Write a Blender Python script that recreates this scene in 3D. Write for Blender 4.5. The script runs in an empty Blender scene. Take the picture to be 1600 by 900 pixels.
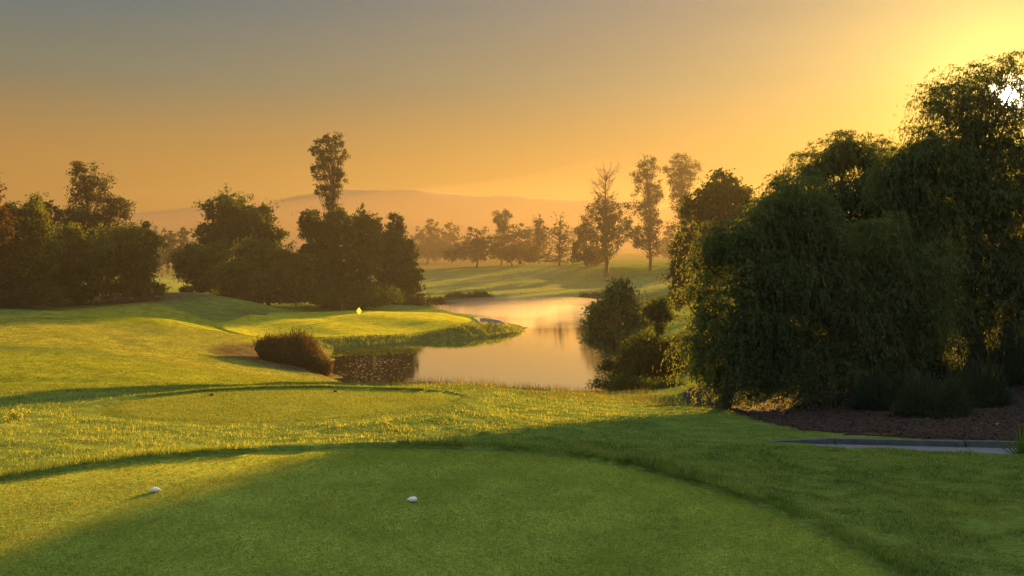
import bpy, math, random
import numpy as np
from mathutils import Vector

rng = np.random.default_rng(7)
random.seed(7)
sc = bpy.context.scene
COL = sc.collection

# ------------------------------------------------------------------ camera, world, sun, exposure
F, CX, HY, CAMZ = 1400.0, 800.0, 380.0, 11.0        # focal length in photo pixels, centre column, horizon row, eye height
cam_d = bpy.data.cameras.new("camera"); cam = bpy.data.objects.new("camera", cam_d); COL.objects.link(cam)
cam.location = (0, 0, CAMZ); cam.rotation_euler = (math.radians(90), 0, 0)
cam_d.sensor_width = 36; cam_d.lens = F / 1600 * 36
cam_d.shift_y = -(450 - HY) / 1600
cam_d.clip_start = 0.1; cam_d.clip_end = 6000
sc.camera = cam

SUN = Vector((775, 1400, 230)).normalized()
SUN_EL = math.asin(SUN.z); SUN_AZ = math.atan2(SUN.x, SUN.y)

W = bpy.data.worlds.new("World"); sc.world = W; W.use_nodes = True
nt = W.node_tree; nt.nodes.clear()
def N(tree, t, **kw):
    n = tree.nodes.new(t)
    for k, v in kw.items(): setattr(n, k, v)
    return n
def L(tree, a, b): tree.links.new(a, b)
SKY_STRENGTH = 0.1
EXPOSURE = 2.55
UNIT = 1 / (SKY_STRENGTH * 2 ** EXPOSURE)            # sky colours below are as seen after exposure
sky = N(nt, 'ShaderNodeTexSky', sky_type='NISHITA', sun_disc=False)
sky.sun_elevation = SUN_EL; sky.sun_rotation = SUN_AZ
sky.air_density = 1.6; sky.dust_density = 4.0; sky.ozone_density = 1.0; sky.altitude = 50
tcw = N(nt, 'ShaderNodeTexCoord')
dotn = N(nt, 'ShaderNodeVectorMath', operation='DOT_PRODUCT'); dotn.inputs[1].default_value = SUN
L(nt, tcw.outputs['Generated'], dotn.inputs[0])
def wmath(op, a, b=None):
    m = N(nt, 'ShaderNodeMath', operation=op)
    for i, v in enumerate((a, b)):
        if v is None: continue
        if isinstance(v, (int, float)): m.inputs[i].default_value = v
        else: L(nt, v, m.inputs[i])
    return m.outputs[0]
dpos = wmath('MAXIMUM', dotn.outputs['Value'], 0.0)
def vscale(v, k):
    c = N(nt, 'ShaderNodeVectorMath', operation='SCALE')
    if isinstance(v, tuple): c.inputs[0].default_value = v
    else: L(nt, v, c.inputs[0])
    if isinstance(k, (int, float)): c.inputs['Scale'].default_value = k
    else: L(nt, k, c.inputs['Scale'])
    return c.outputs[0]
def vadd(a, b):
    n = N(nt, 'ShaderNodeVectorMath', operation='ADD'); L(nt, a, n.inputs[0]); L(nt, b, n.inputs[1]); return n.outputs[0]
sep = N(nt, 'ShaderNodeSeparateXYZ'); L(nt, tcw.outputs['Generated'], sep.inputs[0])
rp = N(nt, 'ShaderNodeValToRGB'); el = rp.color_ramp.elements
SKY_STOPS = [(0.0, (.64, .27, .005)), (.06, (.55, .265, .03)), (.11, (.37, .22, .065)), (.17, (.145, .18, .135)), (.27, (.025, .13, .19)), (.40, (.28, .38, .48)), (.6, (.52, .62, .72)), (1.0, (.66, .74, .84))]  # stops above the view are brightened to fill the shade
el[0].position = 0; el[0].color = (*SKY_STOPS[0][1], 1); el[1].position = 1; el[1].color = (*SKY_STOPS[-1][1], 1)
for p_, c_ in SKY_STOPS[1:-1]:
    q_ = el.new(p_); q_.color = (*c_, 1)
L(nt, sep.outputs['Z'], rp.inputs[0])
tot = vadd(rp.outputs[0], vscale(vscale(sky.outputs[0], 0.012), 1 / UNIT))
for power, col, gain in ((6, (1.0, 0.5, 0.04), .18), (60, (1.0, 0.70, 0.05), .42), (300, (1.0, 0.80, 0.16), .65), (14000, (1.0, 0.95, 0.75), 20.0)):
    tot = vadd(tot, vscale(col, wmath('MULTIPLY', wmath('POWER', dpos, power), gain)))
# thin uneven veils of high haze
mpw = N(nt, 'ShaderNodeMapping'); mpw.inputs['Scale'].default_value = (1.6, 1.6, 15); mpw.inputs['Rotation'].default_value = (0.06, 0.03, 0); L(nt, tcw.outputs['Generated'], mpw.inputs['Vector'])
nzw = N(nt, 'ShaderNodeTexNoise'); nzw.inputs['Scale'].default_value = 1.5; nzw.inputs['Detail'].default_value = 5; L(nt, mpw.outputs[0], nzw.inputs['Vector'])
tot = vscale(tot, wmath('ADD', wmath('MULTIPLY', nzw.outputs['Fac'], 0.20), 0.90))
bg = N(nt, 'ShaderNodeBackground'); bg.inputs['Strength'].default_value = SKY_STRENGTH
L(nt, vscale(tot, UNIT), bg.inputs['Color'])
wo = N(nt, 'ShaderNodeOutputWorld'); L(nt, bg.outputs[0], wo.inputs['Surface'])

sun_d = bpy.data.lights.new("sun", 'SUN'); sun_o = bpy.data.objects.new("sun", sun_d); COL.objects.link(sun_o)
sun_d.energy = 5.0; sun_d.angle = math.radians(0.55); sun_d.color = (1.0, 0.50, 0.10)
sun_o.rotation_euler = SUN.to_track_quat('Z', 'Y').to_euler(); sun_o.location = (60, 110, 60)

sc.view_settings.view_transform = 'Standard'; sc.view_settings.look = 'None'
sc.view_settings.gamma = 1.0; sc.view_settings.use_curve_mapping = False
sc.view_settings.exposure = EXPOSURE
sc.render.engine = 'CYCLES'
sc.cycles.use_denoising = True
sc.cycles.max_bounces = 8; sc.cycles.diffuse_bounces = 5; sc.cycles.transmission_bounces = 4
sc.cycles.sample_clamp_indirect = 4.0

# ------------------------------------------------------------------ helpers
def P(px, py, d):
    return np.array([(px - CX) / F * d, d, CAMZ - (py - HY) / F * d])

def mesh_obj(name, verts, faces=None, mat=None, parent=None, loops=None, nper=None, smooth=False, tint=None):
    """verts (n,3); either faces list or a flat loop array with nper verts per face"""
    me = bpy.data.meshes.new(name)
    v = np.asarray(verts, dtype=np.float32)
    if loops is None:
        me.from_pydata([tuple(map(float, p)) for p in v], [], faces)
    else:
        lo = np.asarray(loops, dtype=np.int32).ravel(); nf = len(lo) // nper
        me.vertices.add(len(v)); me.vertices.foreach_set('co', v.ravel())
        me.loops.add(len(lo)); me.loops.foreach_set('vertex_index', lo)
        me.polygons.add(nf)
        me.polygons.foreach_set('loop_start', np.arange(nf, dtype=np.int32) * nper)
        me.update(calc_edges=True)
        if tint is not None:
            a = me.attributes.new('tint', 'FLOAT', 'FACE'); a.data.foreach_set('value', np.asarray(tint, dtype=np.float32))
    if smooth:
        me.polygons.foreach_set('use_smooth', np.ones(len(me.polygons), dtype=bool))
    me.update()
    o = bpy.data.objects.new(name, me); COL.objects.link(o)
    if mat: me.materials.append(mat)
    if parent: o.parent = parent
    return o
def tag(o, label=None, cat=None, group=None, kind=None):
    for k, v in (('label', label), ('category', cat), ('group', group), ('kind', kind)):
        if v: o[k] = v
    return o
def root_empty(name, loc):
    o = bpy.data.objects.new(name, None); o.location = tuple(map(float, loc)); o.empty_display_size = 0.3
    COL.objects.link(o); return o

def tube(pts, radii, ns=7):
    pts = np.asarray(pts, float); n = len(pts); V = []; Fc = []
    for i in range(n):
        t = pts[min(i + 1, n - 1)] - pts[max(i - 1, 0)]; t = t / (np.linalg.norm(t) + 1e-9)
        ref = np.array([1.0, 0, 0]) if abs(t[0]) < 0.8 else np.array([0, 1.0, 0])
        u = np.cross(t, ref); u /= np.linalg.norm(u); w = np.cross(t, u)
        for k in range(ns):
            a = 2 * math.pi * k / ns
            V.append(pts[i] + radii[i] * (math.cos(a) * u + math.sin(a) * w))
    for i in range(n - 1):
        for k in range(ns):
            Fc.append((i * ns + k, i * ns + (k + 1) % ns, (i + 1) * ns + (k + 1) % ns, (i + 1) * ns + k))
    Fc.append(tuple(range((n - 1) * ns, n * ns)))
    return V, Fc
def join(parts):
    V = []; Fc = []
    for v, f in parts:
        b = len(V); V += list(v); Fc += [tuple(i + b for i in q) for q in f]
    return V, Fc

# ------------------------------------------------------------------ materials
def new_mat(name):
    m = bpy.data.materials.new(name); m.use_nodes = True; m.node_tree.nodes.clear(); return m, m.node_tree
def noise(t, scale, detail=4, coord=None, rough=0.6, stretch=None):
    n = N(t, 'ShaderNodeTexNoise'); n.inputs['Scale'].default_value = scale; n.inputs['Detail'].default_value = detail
    n.inputs['Roughness'].default_value = rough
    g = N(t, 'ShaderNodeNewGeometry')
    src = g.outputs['Position']
    if stretch:
        mp = N(t, 'ShaderNodeMapping'); mp.inputs['Scale'].default_value = stretch; L(t, src, mp.inputs['Vector']); src = mp.outputs[0]
    L(t, src, n.inputs['Vector']); return n.outputs['Fac']
def ramp(t, fac, stops):
    r = N(t, 'ShaderNodeValToRGB'); e = r.color_ramp.elements
    e[0].position = stops[0][0]; e[0].color = (*stops[0][1], 1); e[1].position = stops[-1][0]; e[1].color = (*stops[-1][1], 1)
    for p, c in stops[1:-1]:
        q = e.new(p); q.color = (*c, 1)
    L(t, fac, r.inputs[0]); return r.outputs[0]
def mixc(t, fac, a, b, mode='MIX'):
    m = N(t, 'ShaderNodeMix', data_type='RGBA', blend_type=mode)
    for s, v in ((m.inputs[0], fac), (m.inputs[6], a), (m.inputs[7], b)):
        if isinstance(v, (int, float)): s.default_value = v
        elif isinstance(v, tuple): s.default_value = (*v, 1)
        else: L(t, v, s)
    return m.outputs[2]
def foliage_mat(name, lo, hi, trans=0.45, tcol=(1.35, 1.25, 0.5), patch=0.35, span=(0.0, 0.9)):
    """leaf: diffuse face + light let through; colour differs leaf by leaf and in patches"""
    m, t = new_mat(name)
    at = N(t, 'ShaderNodeAttribute', attribute_name='tint')
    nz = noise(t, patch, 3)
    nb_ = N(t, 'ShaderNodeMath', operation='MULTIPLY_ADD'); L(t, noise(t, patch * .22, 2), nb_.inputs[0]); nb_.inputs[1].default_value = 0.6; nb_.inputs[2].default_value = -0.3
    nz2 = N(t, 'ShaderNodeMath', operation='ADD'); L(t, nz, nz2.inputs[0]); L(t, nb_.outputs[0], nz2.inputs[1]); nz = nz2.outputs[0]
    ad = N(t, 'ShaderNodeMath', operation='MULTIPLY_ADD'); L(t, nz, ad.inputs[0]); ad.inputs[1].default_value = 0.95
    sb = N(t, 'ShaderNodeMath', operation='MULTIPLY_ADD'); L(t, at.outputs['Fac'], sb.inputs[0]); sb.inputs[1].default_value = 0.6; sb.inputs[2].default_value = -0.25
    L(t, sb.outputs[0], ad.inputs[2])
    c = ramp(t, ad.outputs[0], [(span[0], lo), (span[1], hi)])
    d = N(t, 'ShaderNodeBsdfDiffuse'); L(t, c, d.inputs['Color'])
    tr = N(t, 'ShaderNodeBsdfTranslucent'); L(t, mixc(t, 1.0, c, tcol, 'MULTIPLY'), tr.inputs['Color'])
    mx = N(t, 'ShaderNodeMixShader'); mx.inputs[0].default_value = trans
    L(t, d.outputs[0], mx.inputs[1]); L(t, tr.outputs[0], mx.inputs[2])
    o = N(t, 'ShaderNodeOutputMaterial'); L(t, mx.outputs[0], o.inputs['Surface']); return m
def plain(name, c0, c1, scale=6, rough=0.9, bump=0.3, bscale=30, spec=0.2, detail=5, stretch=None):
    m, t = new_mat(name)
    p = N(t, 'ShaderNodeBsdfPrincipled'); p.inputs['Roughness'].default_value = rough; p.inputs['Specular IOR Level'].default_value = spec
    L(t, ramp(t, noise(t, scale, detail, stretch=stretch), [(0.3, c0), (0.7, c1)]), p.inputs['Base Color'])
    if bump:
        b = N(t, 'ShaderNodeBump'); b.inputs['Strength'].default_value = bump; b.inputs['Distance'].default_value = 0.03
        L(t, noise(t, bscale, 6), b.inputs['Height']); L(t, b.outputs[0], p.inputs['Normal'])
    o = N(t, 'ShaderNodeOutputMaterial'); L(t, p.outputs[0], o.inputs['Surface']); return m

def turf_mat(name, cols, zones=False, bump=0.6, streak=(6, 22, 10)):
    """mown or rough grass seen as a surface"""
    m, t = new_mat(name)
    big = noise(t, 0.13, 4); mid = noise(t, 1.1, 5); fine = noise(t, 1.0, 6, stretch=streak, rough=0.75)
    c = ramp(t, big, [(0.3, cols[0]), (0.7, cols[1])])
    if zones:
        for att, ca, cb in zones:
            a = N(t, 'ShaderNodeAttribute', attribute_name=att)
            c = mixc(t, a.outputs['Fac'], c, ramp(t, mid, [(0.3, ca), (0.7, cb)]))
    v = ramp(t, mid, [(0.25, (0.62,) * 3), (0.75, (1.3,) * 3)])
    c = mixc(t, 1.0, c, v, 'MULTIPLY')
    f2 = ramp(t, fine, [(0.3, (0.45,) * 3), (0.72, (1.55,) * 3)])
    c = mixc(t, 1.0, c, f2, 'MULTIPLY')
    p = N(t, 'ShaderNodeBsdfPrincipled'); p.inputs['Roughness'].default_value = 1.0; p.inputs['Specular IOR Level'].default_value = 0.0
    L(t, c, p.inputs['Base Color'])
    p.inputs['Sheen Weight'].default_value = 0.35; p.inputs['Sheen Roughness'].default_value = 0.6
    L(t, mixc(t, 1.0, c, (2.5, 2.2, 1.2), 'MULTIPLY'), p.inputs['Sheen Tint'])
    b = N(t, 'ShaderNodeBump'); b.inputs['Strength'].default_value = bump; b.inputs['Distance'].default_value = 0.12
    s2 = noise(t, 1.0, 6, stretch=(streak[0] * .8, streak[1] * .5, streak[2]), rough=0.8)
    L(t, s2, b.inputs['Height']); L(t, b.outputs[0], p.inputs['Normal'])
    o = N(t, 'ShaderNodeOutputMaterial'); L(t, p.outputs[0], o.inputs['Surface']); return m

G_ROUGH = ((0.085, 0.135, 0.028), (0.135, 0.19, 0.04))
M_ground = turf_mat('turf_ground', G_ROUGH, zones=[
    ('fairway', (0.175, 0.20, 0.028), (0.23, 0.245, 0.042)),
    ('lush', (0.16, 0.21, 0.016), (0.22, 0.26, 0.022)),
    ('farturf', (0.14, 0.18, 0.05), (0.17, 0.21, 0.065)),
    ('dry', (0.12, 0.10, 0.035), (0.16, 0.13, 0.045)),
    ('dirt_shade', (0.07, 0.05, 0.03), (0.11, 0.08, 0.045))])
M_tee = turf_mat('tee_turf', ((0.16, 0.23, 0.038), (0.21, 0.28, 0.05)), bump=0.5, streak=(9, 26, 10))
M_green = turf_mat('green_turf', ((0.22, 0.26, 0.02), (0.28, 0.31, 0.03)), bump=0.25, streak=(3, 6, 3))
M_blade_tee = foliage_mat('short_grass_blade', (0.12, 0.19, 0.035), (0.28, 0.35, 0.075), trans=0.5, tcol=(1.6, 1.15, 0.45), patch=1.3, span=(0.12, 0.82))
M_blade_tee2 = foliage_mat('oval_tee_blade', (0.14, 0.20, 0.035), (0.30, 0.34, 0.06), trans=0.45, tcol=(1.3, 1.15, 0.5), patch=0.6)
M_blade = foliage_mat('long_grass_blade', (0.042, 0.125, 0.034), (0.285, 0.41, 0.115), trans=0.5, tcol=(1.6, 1.1, 0.45), patch=2.1, span=(0.2, 0.78))
M_blade_fair = foliage_mat('fairway_blade', (0.115, 0.16, 0.022), (0.21, 0.26, 0.045), trans=0.4, tcol=(1.2, 1.1, 0.5), patch=0.35)
M_blade_lip = foliage_mat('edge_grass_blade', (0.05, 0.115, 0.022), (0.22, 0.31, 0.065), trans=0.45, tcol=(1.4, 1.15, 0.5), patch=2.1)
M_blade_dry = foliage_mat('dry_grass_blade', (0.10, 0.10, 0.03), (0.22, 0.18, 0.07), trans=0.35, patch=0.8)
M_leaf_pepper = foliage_mat('pepper_leaf', (0.055, 0.083, 0.032), (0.185, 0.22, 0.085), trans=0.45)
M_leaf_dark = foliage_mat('dark_leaf', (0.028, 0.045, 0.012), (0.085, 0.118, 0.028), trans=0.35)
M_leaf_willow = foliage_mat('willow_leaf', (0.035, 0.055, 0.012), (0.15, 0.18, 0.035), trans=0.4)
M_leaf_gum = foliage_mat('gum_leaf', (0.04, 0.045, 0.018), (0.10, 0.10, 0.04), trans=0.35)
M_leaf_far = foliage_mat('far_leaf', (0.035, 0.04, 0.016), (0.08, 0.085, 0.03), trans=0.35)
M_leaf_red = foliage_mat('reddish_leaf', (0.035, 0.03, 0.012), (0.10, 0.058, 0.024), trans=0.4)
M_reed = foliage_mat('reed_stem', (0.045, 0.040, 0.018), (0.14, 0.112, 0.05), trans=0.3, tcol=(1.2, 1.0, 0.6))
M_shrub = foliage_mat('shrub_leaf', (0.03, 0.05, 0.025), (0.08, 0.105, 0.055), trans=0.3)
M_bark = plain('bark', (0.06, 0.045, 0.03), (0.13, 0.10, 0.07), scale=4, bump=0.8, bscale=12)
M_mulch = plain('bark_mulch', (0.022, 0.015, 0.012), (0.052, 0.034, 0.026), scale=14, bump=1.0, bscale=22)
M_chip = foliage_mat('mulch_chip', (0.025, 0.016, 0.012), (0.10, 0.064, 0.045), trans=0.0)
M_sand = plain('bunker_sand', (0.17, 0.15, 0.125), (0.23, 0.20, 0.165), scale=1.5, bump=0.2)
M_conc = plain('concrete', (0.12, 0.13, 0.14), (0.19, 0.20, 0.21), scale=5, bump=0.2, bscale=60, rough=0.75)
M_kerb = plain('kerb_concrete', (0.075, 0.08, 0.085), (0.14, 0.145, 0.15), scale=4, bump=0.3, bscale=50)
M_bed = plain('gravel_bed', (0.12, 0.11, 0.10), (0.2, 0.19, 0.17), scale=30)
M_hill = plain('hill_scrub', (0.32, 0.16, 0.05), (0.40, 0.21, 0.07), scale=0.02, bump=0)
M_weed = foliage_mat('pond_weed', (0.06, 0.08, 0.015), (0.17, 0.19, 0.04), trans=0.3)
M_debris = foliage_mat('floating_leaf', (0.10, 0.075, 0.045), (0.34, 0.28, 0.18), trans=0.1)

def water_mat():
    m, t = new_mat('pond_water')
    d = N(t, 'ShaderNodeBsdfDiffuse'); d.inputs['Color'].default_value = (0.035, 0.03, 0.015, 1)
    g = N(t, 'ShaderNodeBsdfGlossy'); g.inputs['Color'].default_value = (0.98, 0.97, 0.94, 1); g.inputs['Roughness'].default_value = 0.02
    lw = N(t, 'ShaderNodeFresnel'); lw.inputs['IOR'].default_value = 1.6
    mm = N(t, 'ShaderNodeMath', operation='MULTIPLY_ADD'); mm.use_clamp = True
    L(t, lw.outputs[0], mm.inputs[0]); mm.inputs[1].default_value = 0.25; mm.inputs[2].default_value = 0.85
    b = N(t, 'ShaderNodeBump'); b.inputs['Strength'].default_value = 0.08; b.inputs['Distance'].default_value = 0.05
    L(t, noise(t, 1.0, 3, stretch=(0.9, 2.2, 1)), b.inputs['Height'])
    L(t, b.outputs[0], g.inputs['Normal'])
    mx = N(t, 'ShaderNodeMixShader'); L(t, mm.outputs[0], mx.inputs[0]); L(t, d.outputs[0], mx.inputs[1]); L(t, g.outputs[0], mx.inputs[2])
    o = N(t, 'ShaderNodeOutputMaterial'); L(t, mx.outputs[0], o.inputs['Surface']); return m
M_water = water_mat()

def paint(name, col, rough=0.4, spec=0.5, emit=0):
    m, t = new_mat(name); p = N(t, 'ShaderNodeBsdfPrincipled')
    L(t, ramp(t, noise(t, 40, 3), [(0.3, tuple(c * .88 for c in col)), (0.7, col)]), p.inputs['Base Color'])
    p.inputs['Roughness'].default_value = rough; p.inputs['Specular IOR Level'].default_value = spec
    o = N(t, 'ShaderNodeOutputMaterial'); L(t, p.outputs[0], o.inputs['Surface']); return m
M_white = paint('white_paint', (0.80, 0.82, 0.86)); M_maroon = paint('maroon_paint', (0.10, 0.035, 0.025))
M_yellow = foliage_mat('yellow_flag_cloth', (0.80, 0.78, 0.16), (0.85, 0.83, 0.2), trans=0.7, tcol=(1.05, 1.05, 0.8)); M_pole = paint('pole_paint', (0.6, 0.6, 0.5))

# ------------------------------------------------------------------ terrain
TEE1 = np.array([(-15, -6), (-15.5, 6), (-13.5, 11), (-10.6, 13.8), (-8.6, 15.05), (-7.0, 16.4), (-5.6, 16.95), (-4.3, 17.3), (-2.5, 17.45), (-0.5, 17.3), (1.2, 16.7),
                 (2.25, 15.8), (3.15, 14.7), (3.86, 13.5), (4.3, 12.1), (4.6, 10.9), (4.9, 8), (5.0, 3), (4.4, -4), (2, -7)], float)
TEE2 = np.array([(-12.6, 26.9), (-11.6, 25.6), (-9.8, 25.0), (-7.0, 24.6), (-4.4, 25.4), (-2.9, 26.6), (-2.0, 27.8), (-1.6, 29.1), (-2.2, 30.0), (-3.3, 30.4), (-6.6, 31.0), (-8.6, 30.8), (-10.2, 30.3), (-12.2, 28.6)], float)
POND = np.array([(-14.0, 73), (-12, 68), (-9, 63), (-3, 59), (3, 57), (7.5, 58), (9.5, 62), (9.0, 75), (12, 95), (17, 120), (24, 150), (24, 172), (14.7, 170.5), (4, 168.5), (-5, 169), (-13.0, 171),
                 (-16, 160), (-11, 147), (-6, 132), (-1.5, 124.5), (1.2, 119.5), (1.9, 116), (1.2, 109.0), (-2.9, 103.6), (-7.9, 100.3), (-13.7, 96), (-18.4, 92.8), (-17.4, 85.6), (-15.8, 77)], float)
GREEN = np.array([P(x, y, d)[:2] for x, y, d in ((335, 515, 101), (360, 524, 99), (440, 528.5, 98), (520, 528, 98), (600, 525, 99.5), (660, 519, 102), (705, 511, 106), (735, 502, 111), (728, 495, 117), (690, 489.5, 123), (620, 487, 126), (540, 487, 126), (470, 489, 122), (400, 497, 113), (350, 506, 106))])
BUNKER = np.array([P(x, y, d)[:2] for x, y, d in ((738, 497, 117), (748, 494, 120), (765, 496, 119), (788, 500, 117), (793, 507, 113), (783, 512, 110.5), (762, 514, 109.5), (748, 510, 111), (745, 503, 114))])
HOLLOW = np.array([P(x, y, d)[:2] for x, y, d in ((356, 497, 113), (385, 493.5, 116), (420, 492.5, 117.5), (432, 496, 114.5), (405, 499, 112), (375, 500, 111.5))])  # grassy hollow without sand; its shade is painted brown on the ground
MULCH = np.array([(8.3, 40), (8.7, 36), (8.6, 31), (8.8, 27.5), (9.6, 25.2), (10.8, 24.1), (30, 22.1), (36, 30), (36, 50), (24, 55), (11, 50), (8.3, 44)], float)
KA, KB = np.array([5.8, 24.4]), np.array([30.0, 21.8])       # kerb line, front foot
KD = (KB - KA) / np.linalg.norm(KB - KA); KN = np.array([KD[1], -KD[0]])   # towards the viewer
PATHW = 2.5
KOFF = KN * -0.12
PATH = np.array([KA + KOFF, KB + KOFF, KB + KN * PATHW, KA + KN * PATHW])

def poly_sd(poly, x, y):
    """signed distance, negative inside"""
    x = np.asarray(x, float); y = np.asarray(y, float); best = np.full(x.shape, 1e9); ins = np.zeros(x.shape, bool)
    n = len(poly)
    for i in range(n):
        ax, ay = poly[i]; bx, by = poly[(i + 1) % n]
        ex, ey = bx - ax, by - ay; l2 = ex * ex + ey * ey
        t = np.clip(((x - ax) * ex + (y - ay) * ey) / l2, 0, 1)
        best = np.minimum(best, (x - ax - t * ex) ** 2 + (y - ay - t * ey) ** 2)
        c = (ay > y) != (by > y)
        ins ^= c & (x < (bx - ax) * (y - ay) / (by - ay + 1e-12) + ax)
    s = np.sqrt(best); return np.where(ins, -s, s)
def sstep(a, b, v):
    t = np.clip((v - a) / (b - a), 0, 1); return t * t * (3 - 2 * t)

CT = [  # photo column, row, metres ahead: points the ground goes through
 (0,610,36),(0,560,50),(120,565,48),(230,583,44),(330,600,42),(0,540,58),(150,552,58),(260,568,55),(400,596,50),(500,597,56),(0,525,68),(200,545,66),(200,522,80),(330,532,76),(330,560,66),(400,575,66),
 (450,586,67),(0,500,85),(100,505,86),(110,490,98),(250,500,93),(330,515,92),(230,470,114),(320,460.5,122),(400,475,121),(450,486.5,121),(160,476,112),(60,482,104),(0,478,106),(-200,480,100),(-300,540,60),(-300,620,36),
 (380,528,97),(520,527,98),(640,521,102),(700,511,106),(550,505,110),(560,487,126),(690,489.5,123),(740,497,116),(765,500,116),(800,505,116),(640,487,130),
 (100,470,120),(260,456,130),(440,480,130),(560,480,140),(640,480,140),(660,474,152),(270,440,200),(270,425,300),(100,440,200),(500,445,220),
 (800,466,178),(900,466,180),(700,460,188),(800,440,232),(700,440,232),(900,437,236),(800,415,330),(700,408,400),(950,420,238),(900,409,300),(1030,417,240),(1030,440,215),(1000,408,310),
 (730,601,42),(780,603,44),(850,608,46),(920,617,48),(1000,625,46),(1090,628,42),(1000,690,24),(860,692,21.5),(800,690,21),(700,690,20.6),(800,650,29),(900,650,31),(1000,655,31),(1100,655,32),(1150,689,24.6),(1250,660,30),(1400,640,34),(1550,650,30),
 (1550,600,37),(1350,600,40),(1150,625,41),(1050,615,48),(960,600,60),(1600,560,46),(1240,700,20.2),(1400,707,20.0),(1575,714,19.6),(1500,760,16),(1600,800,13.5),(1250,760,15.6),
 (600,692,20.4),(450,690,20.6),(440,676,22.6),(520,676,22.6),(200,690,20),(100,680,20),(0,690,18.4),(0,640,26),(100,640,26),(100,610,33),(740,640,27),(-200,700,18)]
cp = [P(*c) for c in CT]
cp += [np.array(q, float) for q in ((-12, 5, 7), (-22, 5, 7), (8, 5, 7.1), (14, 5, 7.6), (-12, -20, 7.2), (12, -20, 7.5), (-60, -20, 7), (60, -20, 9), (0, -120, 8), (-120, -120, 7), (140, -120, 9), (-130, 20, 6.5), (-110, 80, 5.5), (-140, 140, 5), (30, 14, 7.2), (60, 20, 8),
      (30, 50, 5.5), (22, 70, 4.5), (28, 100, 4), (45, 130, 4), (60, 60, 7), (100, 100, 7), (40, 180, 3), (100, 200, 5), (80, 280, 5), (200, 150, 7), (-250, 300, 4), (-60, 380, 3.5), (60, 420, 5), (250, 400, 7), (-400, 0, 7), (400, 0, 10),
      (0, 600, 5), (-300, 600, 5), (350, 600, 7), (-600, 700, 5), (650, 700, 8), (0, 1050, 6), (-700, 1050, 6), (750, 1050, 6), (-1000, 300, 6), (1000, 300, 9), (-1000, -120, 7), (1000, -120, 9),
      (0, 64, 0.6), (2, 80, 0.4), (-2, 145, 0.4), (8, 130, .4))]
cp = np.array(cp)
def tps_fit(c):
    n = len(c); d2 = ((c[:, None, :2] - c[None, :, :2]) ** 2).sum(-1) / 1e4
    K = np.where(d2 > 0, d2 * np.log(d2 + 1e-12), 0) + np.eye(n) * 2e-4
    Q = np.c_[np.ones(n), c[:, :2] / 100]
    A = np.block([[K, Q], [Q.T, np.zeros((3, 3))]])
    return np.linalg.solve(A, np.r_[c[:, 2], 0, 0, 0])
wt = tps_fit(cp)
def tps(x, y):
    out = np.empty(x.shape)
    for s in range(0, len(x), 20000):
        X = x[s:s + 20000]; Y = y[s:s + 20000]
        d2 = ((X[:, None] - cp[None, :, 0]) ** 2 + (Y[:, None] - cp[None, :, 1]) ** 2) / 1e4
        out[s:s + 20000] = (d2 * np.log(d2 + 1e-12)) @ wt[:-3] + wt[-3] + wt[-2] * X / 100 + wt[-1] * Y / 100
    return out
def lumps(x, y):
    return (np.sin(x * 2.1 + 1.3 * np.sin(y * 1.7)) * np.sin(y * 2.6 + 1.1 * np.sin(x * 1.3 + 2)) * 0.5
            + np.sin(x * 5.3 + 2 * np.sin(y * 3.1)) * np.sin(y * 4.7 + np.sin(x * 2.9)) * 0.3)
def height(x, y, under=True):
    x = np.asarray(x, float).ravel(); y = np.asarray(y, float).ravel()
    z = tps(x, y)
    s1 = poly_sd(TEE1, x, y); s2 = poly_sd(TEE2, x, y); sp = poly_sd(POND, x, y) + .4 * np.sin(x * 1.1 + 2 * np.sin(y * .6)) * np.sin(y * .9 + x * .3) + .15 * np.sin(x * 2.7 + y * 1.9); spa = poly_sd(PATH, x, y)
    near = np.exp(-np.maximum(y - 30, 0) / 25)
    away = np.clip(np.minimum(s1, s2) / 1.2, 0, 1) * np.clip(spa / 1.0, 0, 1) * np.clip(sp / 4, 0, 1)
    z += lumps(x, y) * 0.075 * near * away
    z += np.sin(x * .31 + np.sin(y * .23)) * np.sin(y * .27 + 1) * 0.2 * np.clip((y - 30) / 30, 0, 1) * np.clip(sp / 8, 0, 1)
    z += (np.sin(x * .9 + 1.4 * np.sin(y * .55)) * np.sin(y * .75 + np.sin(x * .6)) * 0.075 + np.sin(x * 1.9 + y * .4) * np.sin(y * 1.5) * .02) * np.clip((y - 32) / 8, 0, 1) * np.clip((130 - y) / 40, 0, 1) * np.clip(sp / 8, 0, 1)
    z = z + (7.07 - z) * (1 - sstep(0.0, 2.2, s1)); 
    z = np.where(s1 < 0, 6.94 if under else 7.0, z)
    z = z + (6.05 - z) * (1 - sstep(0.0, 1.8, s2))
    z = np.where(s2 < 0, 5.94 if under else 6.0, z)
    # cart path cutting and the bank behind its kerb
    k = (x - KA[0]) * KN[0] + (y - KA[1]) * KN[1]          # >0 towards viewer
    along = (x - KA[0]) * KD[0] + (y - KA[1]) * KD[1]
    on = sstep(0.3, 4.2, along)
    z = np.where(spa < 0, z + (5.5 - z) * on, z)
    fr = (k >= PATHW)
    z = np.where(fr & (spa > 0), z + (5.66 - z) * (1 - sstep(0, 1.1, k - PATHW)) * on, z)
    z = np.where((k <= -.12) & (spa > 0), z + (5.72 - z) * (1 - sstep(0.2, 2.5, -k)) * on, z)
    # pond
    w = 3.2
    z = np.where(sp > 0, np.maximum(z, 0.25) * (0.10 + 0.90 * sstep(0, w, sp)), -np.minimum(1.6, 0.05 + 0.35 * -sp))
    for B, dep in ((BUNKER, 1.0), (HOLLOW, 0.5)):
        sb = poly_sd(B, x, y); z = z - dep * (1 - sstep(-1.8, 0.1, sb)) * np.clip(z + .6, 0, 1)
    return z
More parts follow.
